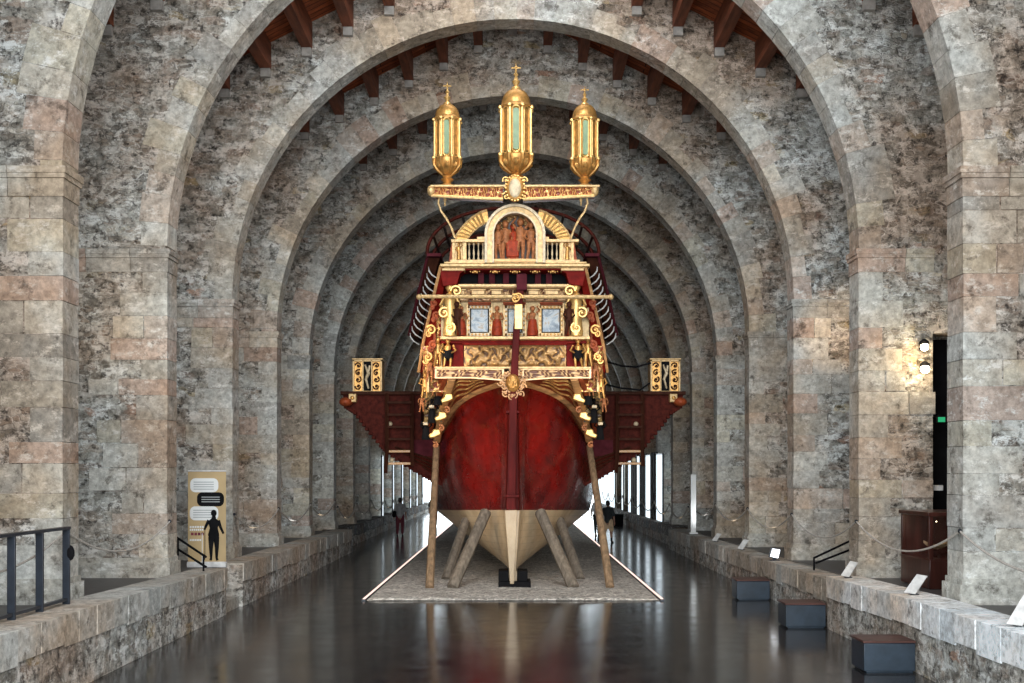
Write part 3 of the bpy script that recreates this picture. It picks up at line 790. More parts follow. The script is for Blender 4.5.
# black board painting the shade between the balusters
g = G(); g.pbox(455, 575, 243, 262, 28.6, .05); g.build('painted_gallery_shade', M['black'], ship)

# arch niche
K = 27.5 / F
def arch_band(g, cx, cy, r0, r1, d, depth, ybot, n=28, a0=0, a1=PI, tint=None):
    c = P(cx, cy, d); ri, ro = r0 * d / F, r1 * d / F
    ang = [a0 + (a1 - a0) * i / n for i in range(n + 1)]
    inn = [(c.x + ri * math.cos(a), c.z + ri * math.sin(a)) for a in ang]; out = [(c.x + ro * math.cos(a), c.z + ro * math.sin(a)) for a in ang]
    if ybot is not None:
        zb = P(0, ybot, d).z
        inn = [(inn[0][0], zb)] + inn + [(inn[-1][0], zb)]; out = [(out[0][0], zb)] + out + [(out[-1][0], zb)]
    for i in range(len(inn) - 1):
        a, b, c2, e = inn[i], out[i], out[i + 1], inn[i + 1]
        g.hexa([(a[0], d, a[1]), (b[0], d, b[1]), (c2[0], d, c2[1]), (e[0], d, e[1]), (a[0], d + depth, a[1]), (b[0], d + depth, b[1]), (c2[0], d + depth, c2[1]), (e[0], d + depth, e[1])], tint)
g = G(); arch_band(g, 515, 234, 22, 29.5, 27.45, .35, 262.5); niche = g.build('niche_arch', M['cream'], ship)
g = G(); arch_band(g, 515, 234, 27.8, 30.4, 27.38, .2, 262.5); arch_band(g, 515, 234, 21, 22.6, 27.38, .2, 262.5); g.build('niche_moulding', M['ivory'], niche)
g = G()
c = P(515, 234, 27.9); ri = 22.5 * 27.9 / F
pts = [(c.x + ri * math.cos(PI * i / 24), c.z + ri * math.sin(PI * i / 24)) for i in range(25)]; zb = P(0, 262, 27.9).z
g.prism([(ri + c.x, zb)] + pts + [(c.x - ri, zb)], 27.85, .08, tint=(.1, .1, .1)); 
g.build('niche_ground', M['relflesh'], niche)
for i in range(26):
    pass
g = G()
rl = random.Random(3)
for i in range(60):
    a = PI * rl.random(); rr = ri * rl.uniform(.55, .97)
    q = Vector((c.x + rr * math.cos(a), 27.82, c.z + rr * math.sin(a)))
    g.ball(q, rl.uniform(.03, .06), 1.2, .7, .8, 6, tint=(.9, .9, .9))
g.build('niche_foliage', M['relgreen'], niche)
for i, (x, h, ps) in enumerate(((498, 36, 0), (505.5, 39, 3), (520.5, 41, 2), (531, 38, 0))):
    g = G(); statuette(g, P(x, 260, 27.62), h * K, ps, .85, 1 if i < 2 else -1, robe=False); g.build('niche_figure', M['flesh'], niche)
g = G(); statuette(g, P(513, 260, 27.66), 36 * K, 2, 1.0, 1, True); g.build('niche_figure', M['redcloth'], niche)
g = G(); g.pbox(506, 519, 240, 257, 27.55, .08); g.build('niche_altar', M['redcloth'], niche, bevel=.03)
g = G(); g.pbox(493, 537, 258.5, 262, 27.5, .35); g.build('niche_step', M['relgreen'], niche, bevel=.01)
# flanking quarter arcs
for s in (-1, 1):
    g = G(); cx = CX + s * 8
    a0, a1 = (math.radians(24), math.radians(62)) if s > 0 else (math.radians(118), math.radians(156))
    c0 = 242
    # outer passes (455,238) and (487,212)
    pts_o = [(58, 239), (54, 231.5), (48, 224), (41, 217.5), (33, 212.5), (26, 210)]
    pts_i = [(46, 239), (43, 235), (39, 230.5), (34, 226.5), (29, 223.5), (24, 222)]
    for i in range(5):
        q = [P(CX + s * pts_i[i][0], pts_i[i][1], 27.65), P(CX + s * pts_o[i][0], pts_o[i][1], 27.65), P(CX + s * pts_o[i + 1][0], pts_o[i + 1][1], 27.65), P(CX + s * pts_i[i + 1][0], pts_i[i + 1][1], 27.65)]
        g.hexa([tuple(v) for v in q] + [(v.x, v.y + .22, v.z) for v in q])
    arc = g.build('quarter_arch', M['relgold'] if False else M['gold'], ship)
    g = G(); g.tube([P(CX + s * x, y, 27.63) for x, y in pts_o], .028, 6); g.tube([P(CX + s * x, y, 27.63) for x, y in pts_i], .026, 6); g.build('arch_moulding', M['cream'], arc)
    g = G()
    for i in range(1, 5):
        for t in (0, .5):
            o_ = P(CX + s * (pts_o[i][0] * (1 - t) + pts_o[i - 1][0] * t), pts_o[i][1] * (1 - t) + pts_o[i - 1][1] * t, 27.62)
            i_ = P(CX + s * (pts_i[i][0] * (1 - t) + pts_i[i - 1][0] * t), pts_i[i][1] * (1 - t) + pts_i[i - 1][1] * t, 27.62)
            g.tube([o_, i_], .03, 6)
    g.build('arch_keys', M['goldb'], arc)
    g = G(); xa, xb = sorted((CX + s * 36, CX + s * 26)); g.pbox(xa, xb, 236.5, 239.2, 27.55, .3); g.build('arch_foot', M['cream'], arc, bevel=.01)

# lantern beam
LY = 27.2
g = G()
for s in (-1, 1):
    pts = []
    def fb(u, v):
        x = 10 + 72 * u; zt_ = 186.0; zbm = 199.5 - 3.8 * u
        e = .5 + .5 * math.sin(x * 1.7 + 2.5 * math.sin(x * .6 + v * 3)) * math.sin(v * PI * 3 + x * .45)
        brd = v < .12 or v > .88 or u > .97
        hh = 1 if brd else e * .8
        p = P(CX + s * x, zbm + (zt_ - zbm) * v, LY); p.y -= .05 * hh; return p, hh
    g.grid(lambda u, v: fb(u, v)[0], 200, 22, tint=lambda u, v: (fb(u, v)[1],) * 3)
    q = [P(CX + s * 10, 199.5, LY), P(CX + s * 82, 195.7, LY), P(CX + s * 82, 186, LY), P(CX + s * 10, 186, LY)]
    g.hexa([(v.x, v.y + .003, v.z) for v in q] + [(v.x, v.y + .35, v.z) for v in q], tint=(.2, .2, .2))
beam = g.build('lantern_beam', M['relgold'], ship)
g = G(); g.pbox(430.5, 600, 184.6, 186.8, LY - .09, .5)
for s in (-1, 1):
    g.tube([P(CX + s * 10, 199.8, LY - .04), P(CX + s * 82, 196.2, LY - .04)], .03, 6); g.ball(P(CX + s * 82, 191, LY), .12, .8, 1, 1.1, 10)
g.build('beam_moulding', M['cream'], beam, bevel=.01)
g = G(); g.ball(P(515, 188, LY - .05), .27, .9, .35, 1.25, 20); md = g.build('medallion', M['relgold'] if False else M['gold'], beam)
g = G(); g.ball(P(515, 188, LY - .13), .17, .85, .25, 1.35, 18); g.build('medallion_boss', M['ivory'], beam)
g = G()
for i in range(20):
    a = 2 * PI * i / 20; q = P(515, 188, LY - .11); g.ball(q + Vector((.225 * math.cos(a), 0, .30 * math.sin(a))), .03, n=6)
for s in (-1, 1): g.scroll(P(515 + s * 9, 196.5, LY - .05), .09, 1.3, s, .5, .02); g.scroll(P(515 + s * 9, 180, LY - .05), .08, 1.3, s, -.5, .02)
g.build('medallion_beads', M['goldb'], beam)
for s in (-1, 1):
    g = G(); g.tube([P(CX + s * x, y, LY + .1 + .04 * i) for i, (x, y) in enumerate(((74, 197), (74.5, 204), (72, 211), (67, 218), (62, 227), (58, 238)))], .028, 6); g.build('beam_stay', M['cream'], ship)
    g = G(); g.lathe(P(CX + s * 68, 206, LY + .1), [(.01, 0), (.03, .04), (.015, .08), (.04, .14), (.03, .22)], 8); g.build('beam_pendant', M['cream'], beam)

def lantern(xc, dome_top, dome_bot, body_bot, bowl_bot, stem_bot, rad, fin_top, ring):
    r = rad * LY / F; z = lambda y: P(0, y, LY).z
    c = Vector(((xc - CX) * LY / F, LY + .12, 0)); x, yy = c.x, c.y
    L = empty('stern_lantern', (x, yy, z(stem_bot))); L.parent = ship
    base = L.location.copy()
    def at(zv): return Vector((x, yy, zv))
    n = 8
    hb = z(dome_bot) - z(body_bot)
    # body
    g = G(); g.lathe(at(z(body_bot)), [(r * .86, 0), (r * .86, hb)], 8)
    parts = [g.build('lantern_core', M['amber'], L, smooth=False)]
    g = G()
    for i in range(8):
        a = 2 * PI * (i + .5) / 8 - PI / 2; q = Vector((math.cos(a), math.sin(a), 0)) * r * .98
        g.tube([at(z(body_bot)) + q, at(z(dome_bot)) + q], r * .09, 6)
        g.ball(at(z(dome_bot) - .03) + q * 1.08, r * .14, n=6); g.ball(at(z(body_bot) + .03) + q * 1.08, r * .14, n=6)
    parts.append(g.build('lantern_ribs', M['goldb'], L))
    for i in range(8):
        a = 2 * PI * i / 8 - PI / 2; nrm = Vector((math.cos(a), math.sin(a), 0)); tg = Vector((-math.sin(a), math.cos(a), 0))
        up = Vector((0, 0, 1)); cc = at((z(body_bot) + z(dome_bot)) / 2) + nrm * r * .84; hh = hb * .42; ww = r * .2
        outline = [tg * (ww * math.cos(t)) + up * (hh - ww + ww * math.sin(t)) for t in [PI * j / 6 for j in range(7)]] + [tg * (ww * math.cos(t)) + up * (-(hh - ww) + ww * math.sin(t)) for t in [PI + PI * j / 6 for j in range(7)]]
        g = G(); vs = [g.bm.verts.new(cc + o_ + nrm * r * .07) for o_ in outline]; g.face(vs)
        vb = [g.bm.verts.new(cc + o_ - nrm * .01) for o_ in outline]; g.face(list(reversed(vb)))
        for j in range(14): g.face([vs[j], vb[j], vb[(j + 1) % 14], vs[(j + 1) % 14]])
        parts.append(g.build('lantern_pane', M['green'] if i % 2 == 0 else M['gold'], L))
        g = G(); pl = [cc + o_ * 1.12 + nrm * r * .08 for o_ in outline]; g.tube(pl + [pl[0]], r * .055, 5, up=tuple(nrm)); parts.append(g.build('pane_frame', M['goldb'], L))
    # dome
    hd = z(dome_top) - z(dome_bot)
    g = G(); g.lathe(at(z(dome_bot)), [(r * 1.03, -.03), (r * 1.06, .0), (r * .98, .03), (r * .95, .05)] + [(r * .92 * math.cos(PI / 2 * t / 9) ** .8, .05 + (hd - .05) * math.sin(PI / 2 * t / 9)) for t in range(9)] + [(.02, hd)], 24)
    parts.append(g.build('lantern_dome', M['gold'], L))
    # finial
    hf = z(fin_top) - z(dome_top)
    g = G(); g.lathe(at(z(dome_top) - .02), [(r * .3, 0), (r * .28, hf * .1), (r * .12, hf * .16), (r * .2, hf * .26), (r * .26, hf * .32), (r * .12, hf * .4), (r * .08, hf * .5), (r * .16, hf * .56), (r * .07, hf * .64), (r * .05, hf * .8), (r * .11, hf * .84), (r * .03, hf * .9), (.006, hf)], 10)
    q = at(z(dome_top) + hf * .78); g.tube([q - Vector((r * .3, 0, 0)), q + Vector((r * .3, 0, 0))], r * .05, 6)
    parts.append(g.build('lantern_finial', M['goldb'], L))
    # bowl and stem
    hbw = z(body_bot) - z(bowl_bot)
    g = G(); g.lathe(at(z(bowl_bot)), [(r * .28, 0), (r * .5, hbw * .12), (r * .82, hbw * .4), (r * 1.0, hbw * .75), (r * 1.04, hbw), (r * .9, hbw + .02)], 16)
    for i in range(8):
        a = 2 * PI * (i + .5) / 8 - PI / 2; q = Vector((math.cos(a), math.sin(a), 0))
        g.tube([at(z(body_bot)) + q * r * 1.08, at(z(body_bot) - hbw * .35) + q * r * 1.02, at(z(body_bot) - hbw * .7) + q * r * .75, at(z(bowl_bot)) + q * r * .35], [r * .13, r * .12, r * .1, r * .06], 6)
        a2 = a + PI / 8; q2 = Vector((math.cos(a2), math.sin(a2), 0)); g.ball(at(z(body_bot) - hbw * .4) + q2 * r * .85, r * .2, n=8, sz=1.4)
    parts.append(g.build('lantern_bowl', M['gold'], L))
    hs = z(bowl_bot) - z(stem_bot)
    g = G(); g.lathe(at(z(stem_bot)), [(r * .55, 0), (r * .5, hs * .12), (r * .25, hs * .25), (r * .4, hs * .5), (r * .5, hs * .6), (r * .3, hs * .75), (r * .4, hs * .92), (r * .28, hs)], 14)
    parts.append(g.build('lantern_stem', M['gold'], L))
    L['_parts'] = 1; del L['_parts']
    L.matrix_parent_inverse = Matrix.Identity(4)
    for p in parts: p.matrix_parent_inverse = Matrix.Translation(base).inverted()
    return L
lantern(447, 103, 118.5, 159, 174, 185, 13.6, 79, 0)
lantern(516, 88, 106.5, 156, 172, 180, 16.2, 60, 0)
lantern(585, 103, 119, 160, 175, 185, 13.6, 84, 0)

# thin gilded spar across the stern
g = G(); g.tube([P(419, 296.5, 27.3), P(611, 297, 27.3)], .045, 8)
for x in (419, 611): g.ball(P(x, 297, 27.3), .07, n=8)
g.build('stern_spar', M['cream'], ship)
g = G(); q = P(517.5, 298, 27.25); g.scroll(q, .12, 1.3, 1, 0, .025); g.scroll(q + Vector((-.06, 0, -.02)), .11, 1.3, -1, 1, .025); g.build('spar_knot', M['gold'], ship)

# big gilded corner terms of the gallery
for s in (-1, 1):
    g = G(); b = P(CX + s * 63, 336, 27.75); statuette(g, b, 1.28, 3, .85, s)
    g.scroll(b + Vector((s * -.16, -.1, 1.08)), .13, 1.4, s, 0, .035); g.scroll(b + Vector((s * .14, -.08, .55)), .13, 1.4, -s, 1, .035); g.scroll(b + Vector((0, -.1, .18)), .13, 1.4, s, 2, .035)
    g.build('corner_term', M['goldb'], ship)
    g = G(); statuette(g, b + Vector((s * -.17, -.06, .02)), .80, 0, .8, -s, False); tag(g.build('attendant_figure', M['brownwood'], ship), 'dark brown figure')
# raking side boards
for s in (-1, 1):
    g = G()
    o_ = [(72, 266), (80, 300), (90, 345), (94, 372)]; i_ = [(66, 268), (71, 300), (79, 345), (84, 372)]
    ds = [27.6, 28.0, 28.6, 29.0]
    for i in range(3):
        q = [P(CX + s * i_[i + 1][0], i_[i + 1][1], ds[i + 1]), P(CX + s * o_[i + 1][0], o_[i + 1][1], ds[i + 1]), P(CX + s * o_[i][0], o_[i][1], ds[i]), P(CX + s * i_[i][0], i_[i][1], ds[i])]
        g.hexa([tuple(v) for v in q] + [(v.x, v.y + .9, v.z) for v in q])
    sb = g.build('raking_side_board', M['red'], ship, bevel=.01)
    g = G(); g.tube([P(CX + s * (a[0] + .3), a[1], dd - .03) for a, dd in zip(o_, ds)], .04, 6); g.build('board_moulding', M['walewood'], sb)
    # scrolls and little figures stepping down it
    for j, (x, y, r_) in enumerate(((77, 316, .13), (82, 330, .16), (80, 345, .13), (85, 357, .13), (79, 303, .1))):
        r_ *= .72; g = G(); q = P(CX + s * x, y, 27.8); g.scroll(q, r_, 1.5, s if j % 2 else -s, .6 * j, .035); g.scroll(q + Vector((s * .05, 0, -.1)), r_ * .7, 1.3, -s, j, .03); g.build('side_volute', M['gold'] if j % 2 else M['orange'], ship)
    for j, (x, y, h, mt) in enumerate(((75, 366, .70, 'gold'), (83, 382, .62, 'flesh'), (88, 398, .62, 'gold'), (75, 338, .5, 'goldb'), (78, 396, .5, 'flesh'), (91, 412, .45, 'flesh'))):
        g = G(); statuette(g, P(CX + s * x, y, 28.0 + .15 * j), h, (0, 3, 1, 0, 0, 3)[j], 1.1, s, robe=False); g.build('side_figure', M[mt], ship)
    for j, (x, y0, y1) in enumerate(((72, 346, 378), (78.5, 330, 378), (85, 350, 392))):
        g = G(); xa, xb = CX + s * x - 1.2, CX + s * x + 1.2; g.pbox(xa, xb, y0, y1, 28.05 + .1 * j, .2); g.pbox(xa - .8, xb + .8, y0 - 1.5, y0, 28.0 + .1 * j, .3); g.build('side_pilaster', M['cream'] if j != 1 else M['orange'], ship, bevel=.008)
    # black and cream supporters on the quarter
    for j, (x, y) in enumerate(((67, 399), (73, 417), (79, 434))):
        Y = 28.9 + .5 * j
        q = P(CX + s * x, y, Y)
        g = G(); g.prism([(q.x - s * .20, q.z - .02), (q.x - s * .17, q.z + .12), (q.x - s * .0, q.z + .13), (q.x + s * .04, q.z + .02), (q.x + s * .13, q.z - .02), (q.x + s * .10, q.z - .12), (q.x - s * .04, q.z - .09)][::1], Y - .25, .35)
        g.build('cream_console', M['goldb'], ship, bevel=.03)
        q = P(CX + s * (x + 8), y - 5, Y)
        g = G(); statuette(g, q + Vector((0, 0, -.28)), .62, 0, 1.15, s)
        g.build('dark_supporter', M['black'], ship)
        g = G(); g.pbox(*sorted((CX + s * (x + 6), CX + s * (x + 11))), y - 12, y - 9, Y - .25, .2); g.build('supporter_cap', M['ivory'], ship, bevel=.01)
        g = G(); q = P(CX + s * (x - 1), y + 11, Y - .1); g.scroll(q, .08, 1.2, s, 1, .03); g.build('console_volute', M['flesh'], ship)
for s in (-1, 1):
    for (xa, xb, ya, yb, Y) in ((66, 90, 346, 392, 28.55), (64, 77, 300, 344, 28.3), (71, 89, 393, 422, 29.6)):
        a_, b_ = sorted((CX + s * xa, CX + s * xb)); g = G(); relief(g, a_, b_, ya, yb, Y, .09, 40, 70, 9, 4); g.build('side_carving', M['relgold'] if Y < 29 else M['relflesh'], ship)
# red quarter planking between counter and side
for s in (-1, 1):
    a, b, c_, e = P(CX + s * 76, 378, 28.5), P(CX + s * 92, 378, 29.5), P(CX + s * 92, 440, 34), P(CX + s * 74, 446, 33)
    g = G(); g.hexa([tuple(v) for v in (a, b, c_, e)] + [(v.x * .9, v.y + 3, v.z) for v in (a, b, c_, e)]); g.build('quarter_planking', M['brownwood'], ship)

# bulwark wings with white hooks and the awning hoops
for s in (-1, 1):
    o_ = [(85.5, 257), (94, 290), (104, 335)]; i_ = [(73, 257), (86, 300), (95, 338)]; ds = [29.0, 29.8, 31]
    g = G()
    for i in range(2):
        q = [P(CX + s * i_[i + 1][0], i_[i + 1][1], ds[i + 1]), P(CX + s * o_[i + 1][0], o_[i + 1][1], ds[i + 1]), P(CX + s * o_[i][0], o_[i][1], ds[i]), P(CX + s * i_[i][0], i_[i][1], ds[i])]
        g.hexa([tuple(v) for v in q] + [(v.x, v.y + 1.2, v.z) for v in q])
    bw = g.build('awning_bulwark', M['brownwood'], ship)
    g = G(); g.tube([P(CX + s * a[0], a[1], dd - .05) for a, dd in zip(o_, ds)], .04, 6)
    q = P(CX + s * 79, 255, 28.9); g.box((q.x - .18, 28.8, q.z - .05), (q.x + .18, 29.6, q.z + .03)); g.build('bulwark_rail', M['darkred'] if False else M['purple'], bw)
    for j in range(11):
        y = 267 + j * 6.6; x = 84.5 + j * 1.85; Y = 28.85 + .17 * j
        g = G(); g.tube([P(CX + s * x, y, Y), P(CX + s * (x - .6), y + 4, Y - .02), P(CX + s * (x - 3.5), y + 8, Y - .03), P(CX + s * (x - 9.5), y + 12, Y - .02)], [.014, .02, .02, .014], 6)
        g.build('white_hook', M['white'], ship)
for j in range(6):
    Y = 29.2 + 1.25 * j
    hw, hh = (86 - j * 1.0) * 29.2 / F, 46 * 29.2 / F; zc = P(0, 254, 29.2).z - .05 * j
    g = G(); pts = []
    for i in range(33):
        a = PI * i / 32; pts.append((hw * math.copysign(abs(math.cos(a)) ** .9, math.cos(a)), Y, zc + hh * math.sin(a) ** .95))
    g.tube(pts, .045, 6, up=(0, 1, 0)); g.build('awning_hoop', M['darkred'], ship)
for a in (.12, .3, .5, .7, .88, .2, .8):
    g = G(); an = PI * a; hw, hh = 86 * 29.2 / F, 46 * 29.2 / F; zc = P(0, 254, 29.2).z
    g.tube([(hw * math.cos(an) * .99, 29.0, zc + hh * math.sin(an) * .98), (hw * math.cos(an) * .94, 35.6, zc + hh * math.sin(an) * .98 - .25)], .035, 6); g.build('awning_batten', M['brownwood'], ship)
# cabin side walls running forward under the awning
for s in (-1, 1):
    g = G(); q = [P(CX + s * 80, 262, 29.6), P(CX + s * 92, 345, 30.2), P(CX + s * 90, 395, 31), P(CX + s * 60, 395, 31), P(CX + s * 58, 262, 29.6)]
    v = [(p.x, p.z) for p in q]; g.prism(v, 30.0, 6.0); g.build('cabin_side', M['brownwood'], ship)
# deck
g = G(); g.box((-1.6, 33.0, 4.9), (1.6, 60, 5.02)); g.build('deck', M['darkred'], ship)

# outrigger wings
OY = 33.0
for s in (-1, 1):
    outl = [(170, 395), (80, 395), (72, 440), (72, 486), (100, 471), (127, 452), (145, 430), (158, 412), (169, 405)]
    v = [P(CX + s * x, y, OY) for x, y in outl]
    g = G(); g.prism([(p.x, p.z) for p in v], OY, 27.0); ow = g.build('outrigger', M['darkred'], ship)
    # overlapping underside beams
    kn = [(167, 407), (158, 413), (146, 429), (132, 446), (125, 453), (107, 465.5), (89, 476), (78, 482)]; low = []
    for (xa_, ya_), (xb_, yb_) in zip(kn, kn[1:]): low += [(xa_ + (xb_ - xa_) * t / 4, ya_ + (yb_ - ya_) * t / 4) for t in range(4)]
    for j, (x, y) in enumerate(low):
        p = P(CX + s * x, y, OY)
        g = G(); g.box((p.x - .055, OY - .08 + .02 * (j % 2), p.z - .045), (p.x + .055, OY + 26.5, p.z + .045)); g.build('outrigger_stringer', M['darkred'], ow, bevel=.015)
    for j in range(9):
        a = P(CX + s * 74, 462 + j * 2.4, OY - .04); b = P(CX + s * (118 - j * 4.6), 447 + j * 3.2, OY - .04)
        g = G(); g.tube([a, b], .03, 4); g.build('outrigger_rib', M['darkred'] if j % 2 else M['brownwood'], ow)
    a = P(CX + s * 79, 440, OY - .02); b = P(CX + s * 100, 458, OY - .02)
    g = G(); xa, xb = sorted((a.x, b.x)); g.box((xa, OY - .04, P(0, 456, OY).z), (xb, OY, a.z)); g.build('violet_panel', M['purple'], ow)
    g = G(); xa, xb = sorted((P(CX + s * 172, 0, OY).x, P(CX + s * 80, 0, OY).x)); zt_ = P(0, 394, OY).z
    g.box((xa, OY - .15, zt_ - .03), (xb, OY + 27, zt_ + .07)); g.build('outrigger_rail', M['brownwood'], ow, bevel=.015)
    q = P(CX + s * 167, 402, OY - .15)
    g = G(); g.ball(q, .17, 1.2, 1.5, .8, 12); g.build('outrigger_nose', M['orange'], ow)
    q = P(CX + s * 160.5, 398, OY - .2)
    g = G(); g.box((q.x - .11, q.y - .05, q.z - .12), (q.x + .11, q.y + .2, q.z + .12)); nb = g.build('outrigger_block', M['cream'], ow, bevel=.02)
    g = G(); g.ball(q + Vector((0, -.06, 0)), .06, 1, .5, 1, 8); g.build('block_rosette', M['gold'], nb)
    for (x, y) in ((123, 424), (121, 460)):
        g = G(); g.ball(P(CX + s * x, y, OY - .08), .075, n=8); g.build('outrigger_stud', M['ivory'], ow)
    # carved chest standing on the wing
    bx = G(); x0, x1 = sorted((CX + s * 131, CX + s * (161 if s < 0 else 168)))
    if s > 0: x0, x1 = 650.5, 680.5
    else: x0, x1 = 352.5, 382
    T, B = 359.5, 393.0
    bx.pbox(x0 + .8, x1 - .8, T + .5, B, OY + .03, .85); ch = bx.build('carved_locker', M['relgold'] if False else M['gold'], ship, bevel=.01)
    g = G()
    for (a, b, c2, e) in ((x0, x1, T, T + 2), (x0, x1, B - 2.2, B), (x0, x0 + 1.8, T, B), (x1 - 1.8, x1, T, B), (x0 + 9.6, x0 + 11, T, B), (x1 - 11, x1 - 9.6, T, B)):
        g.pbox(a, b, c2, e, OY - .04, .12)
    g.pbox(x0 - .8, x1 + .8, T - 1.2, T, OY - .1, 1.0)
    g.build('locker_frame', M['cream'], ch, bevel=.008)
    g = G(); g.pbox(x0 + 11, x1 - 11, T + 2, B - 2, OY + .0, .05); g.build('locker_centre_panel', M['black'], ch)
    g = G(); xm = (x0 + x1) / 2; g.tube([P(xm - 2, T + 5, OY - .03), P(xm + 1, T + 14, OY - .03), P(xm - 1.5, T + 20, OY - .03), P(xm + 1.5, T + 29, OY - .03)], [.03, .055, .04, .03], 6)
    g.tube([P(xm + 2.4, T + 6, OY - .03), P(xm + 1.5, T + 12, OY - .03), P(xm + .2, T + 16, OY - .03)], .03, 6); g.build('locker_figure', M['ivory'], ch)
    for xm in (x0 + 5.7, x1 - 5.7):
        g = G()
        for q_ in range(4): g.scroll(P(xm, T + 6 + q_ * 7, OY - .02), .085, 1.2, 1 if q_ % 2 else -1, q_, .022)
        g.build('locker_scrollwork', M['brownwood'], ch)
# dark rope from locker to rail
for s, pts in ((1, ((604, 361), (622, 366), (636, 367), (651, 363))), (1, ((604, 384), (620, 388), (640, 390), (650, 383)))):
    g = G(); g.tube([P(x, y, 32.5) for x, y in pts], .03, 6); g.build('rigging_line', M['black'], ship)
adopt(ship)
bpy.context.view_layer.update()
# nested parts keep hall coordinates through their own parent: identity inverse is right for them

# ladders leaning on the outriggers
for s in (-1, 1):
    xs = (387, 412) if s < 0 else (617.5, 642.5)
    r = empty('wooden_ladder', (P(sum(xs) / 2, 470, 32.6)))
    tag(r, 'dark wooden ladder hung on the ship outrigger toward the ' + ('roll-up banner' if s < 0 else 'dark blue benches'), 'ladder', 'ladders on the outriggers')
    for x in xs:
        g = G(); g.tube([P(x, 393.5, 32.75), P(x, 450, 32.55), P(x - (1.5 if x == min(xs) else -0.5), 473 if x == min(xs) else 466, 32.5)], .055, 4); g.build('ladder_rail', M['brownwood'], r)
    for j in range(6):
        y = 402.5 + j * 12.2; g = G(); a = P(xs[0], y, 32.62); b = P(xs[1], y, 32.62); g.box((a.x, 32.58, a.z - .035), (b.x, 32.68, a.z + .035)); g.build('rung', M['brownwood'] if j < 4 else M['walewood'], r, bevel=.01)
    adopt(r)

# keel block and shores
r = empty('keel_block', (0, 28.5, 0)); tag(r, 'small black block carrying the keel below the rudder', 'block')
g = G(); g.box((-.36, 28.02, 0), (.44, 28.9, .20)); g.build('base_plate', M['black'], r, bevel=.02)
for sx in (-1, 1):
    g = G(); xa, xb = sorted((sx * .11, sx * .36)); g.box((xa, 28.05, .2), (xb, 28.8, .46)); g.build('cheek', M['black'], r, bevel=.02)
adopt(r)
def shore(top, bot, rt, rb, mat, label, grp, sides=10):
    g = G(); a = Vector(bot); b = Vector(top); n = 6
    g.tube([a.lerp(b, i / n) for i in range(n + 1)], [rb + (rt - rb) * i / n for i in range(n + 1)], sides)
    o = g.build('timber_shore', M[mat], bevel=.01)
    base = a.copy(); o.data.transform(Matrix.Translation(-base)); o.location = base
    tag(o, label, 'timber shore', grp); return o
side_name = {-1: 'on the banner side', 1: 'on the bench side'}
for s in (-1, 1):
    shore(P(CX + s * 27, 512, 29.6), (s * 1.50, 28.1, .04), .15, .15, 'shore', 'thick weathered timber shore nearest the rudder ' + side_name[s] + ', leaning in under the cream bottom', 'thick timber shores under the hull', 8)
    shore(P(CX + s * 47, 520, 31.6), (s * 1.78, 30.2, .04), .13, .14, 'shore', 'thick weathered timber shore behind the first one ' + side_name[s] + ', mostly in shade', 'thick timber shores under the hull', 8)
    shore(P(CX + s * 76.5, 446, 31.5), (s * (2.06 if s < 0 else 2.40), 28.1, .04), .09, .11, 'pole', 'long brown pole propping the red hull ' + side_name[s], 'long poles propping the hull', 8)

# ---------------------------------------------------------------- benches
for i, (Y, lab) in enumerate(((16.4, 'dark blue box bench nearest the camera beside the parapet'), (21.1, 'dark blue box bench at the corner where the pale coping begins'), (25.7, 'dark blue box bench farthest along the parapet, the smallest looking'))):
    r = empty('bench', (5.44, Y, 0)); tag(r, lab, 'bench', 'dark blue benches along the parapet')
    g = G(); g.box((5.06, Y, .03), (5.80, Y + .62, .43)); g.box((5.1, Y + .03, 0), (5.78, Y + .6, .03)); g.build('bench_box', M['bench'], r, bevel=.008)
    g = G(); g.box((5.04, Y - .02, .435), (5.80, Y + .64, .47)); g.build('bench_top', M['benchtop'], r, bevel=.006); adopt(r)

# ---------------------------------------------------------------- slanted info panels and lamp on the right parapet
for (x, y, Y, hh, ww, lab) in ((914.5, 590, 17.6, .27, .30, 'white slanted reading panel in front of the dark display case'), (848.5, 572, 20.2, .26, .26, 'white slanted reading panel at the foot of the black handrails'),
                            (742.5, 544, 26.0, .25, .24, 'small white slanted reading panel beyond the glowing parapet lamp'), (716, 538, 30.0, .22, .22, 'tiny white slanted reading panel, the farthest one on the parapet'),
                            (1021, 622, 14.2, .34, .34, 'white slanted reading panel cut by the edge of the photo')):
    Y = 6.08 * F / (x - CX); b = P(x, y, Y); b.z = zr(Y) + (.055 if Y < 21.0 else -.015)
    r = empty('reading_panel', tuple(b)); tag(r, lab, 'reading panel', 'slanted reading panels on the parapet')
    q = [(b.x - ww * .7, b.y - .14, b.z + .05), (b.x - ww * .1, b.y - .10, b.z + .02), (b.x + ww * .8, b.y + .14, b.z + hh), (b.x + ww * .25, b.y + .12, b.z + hh + .03)]
    g = G(); g.hexa(q + [(x_ + .02, y_ + .02, z_) for x_, y_, z_ in q]); g.build('panel_board', M['white'], r, smooth=False)
    g = G(); g.box((b.x + .0, b.y + .05, b.z), (b.x + .03, b.y + .08, b.z + hh * .55)); g.box((b.x - .06, b.y - .0, b.z), (b.x + .07, b.y + .1, b.z + .012)); g.build('panel_stand', M['iron'], r); adopt(r)
b = P(774, 552, 26.4); b.z = zr(26.4) - .02
r = empty('parapet_lamp', tuple(b)); tag(r, 'glowing white floodlight standing on the parapet', 'lamp')
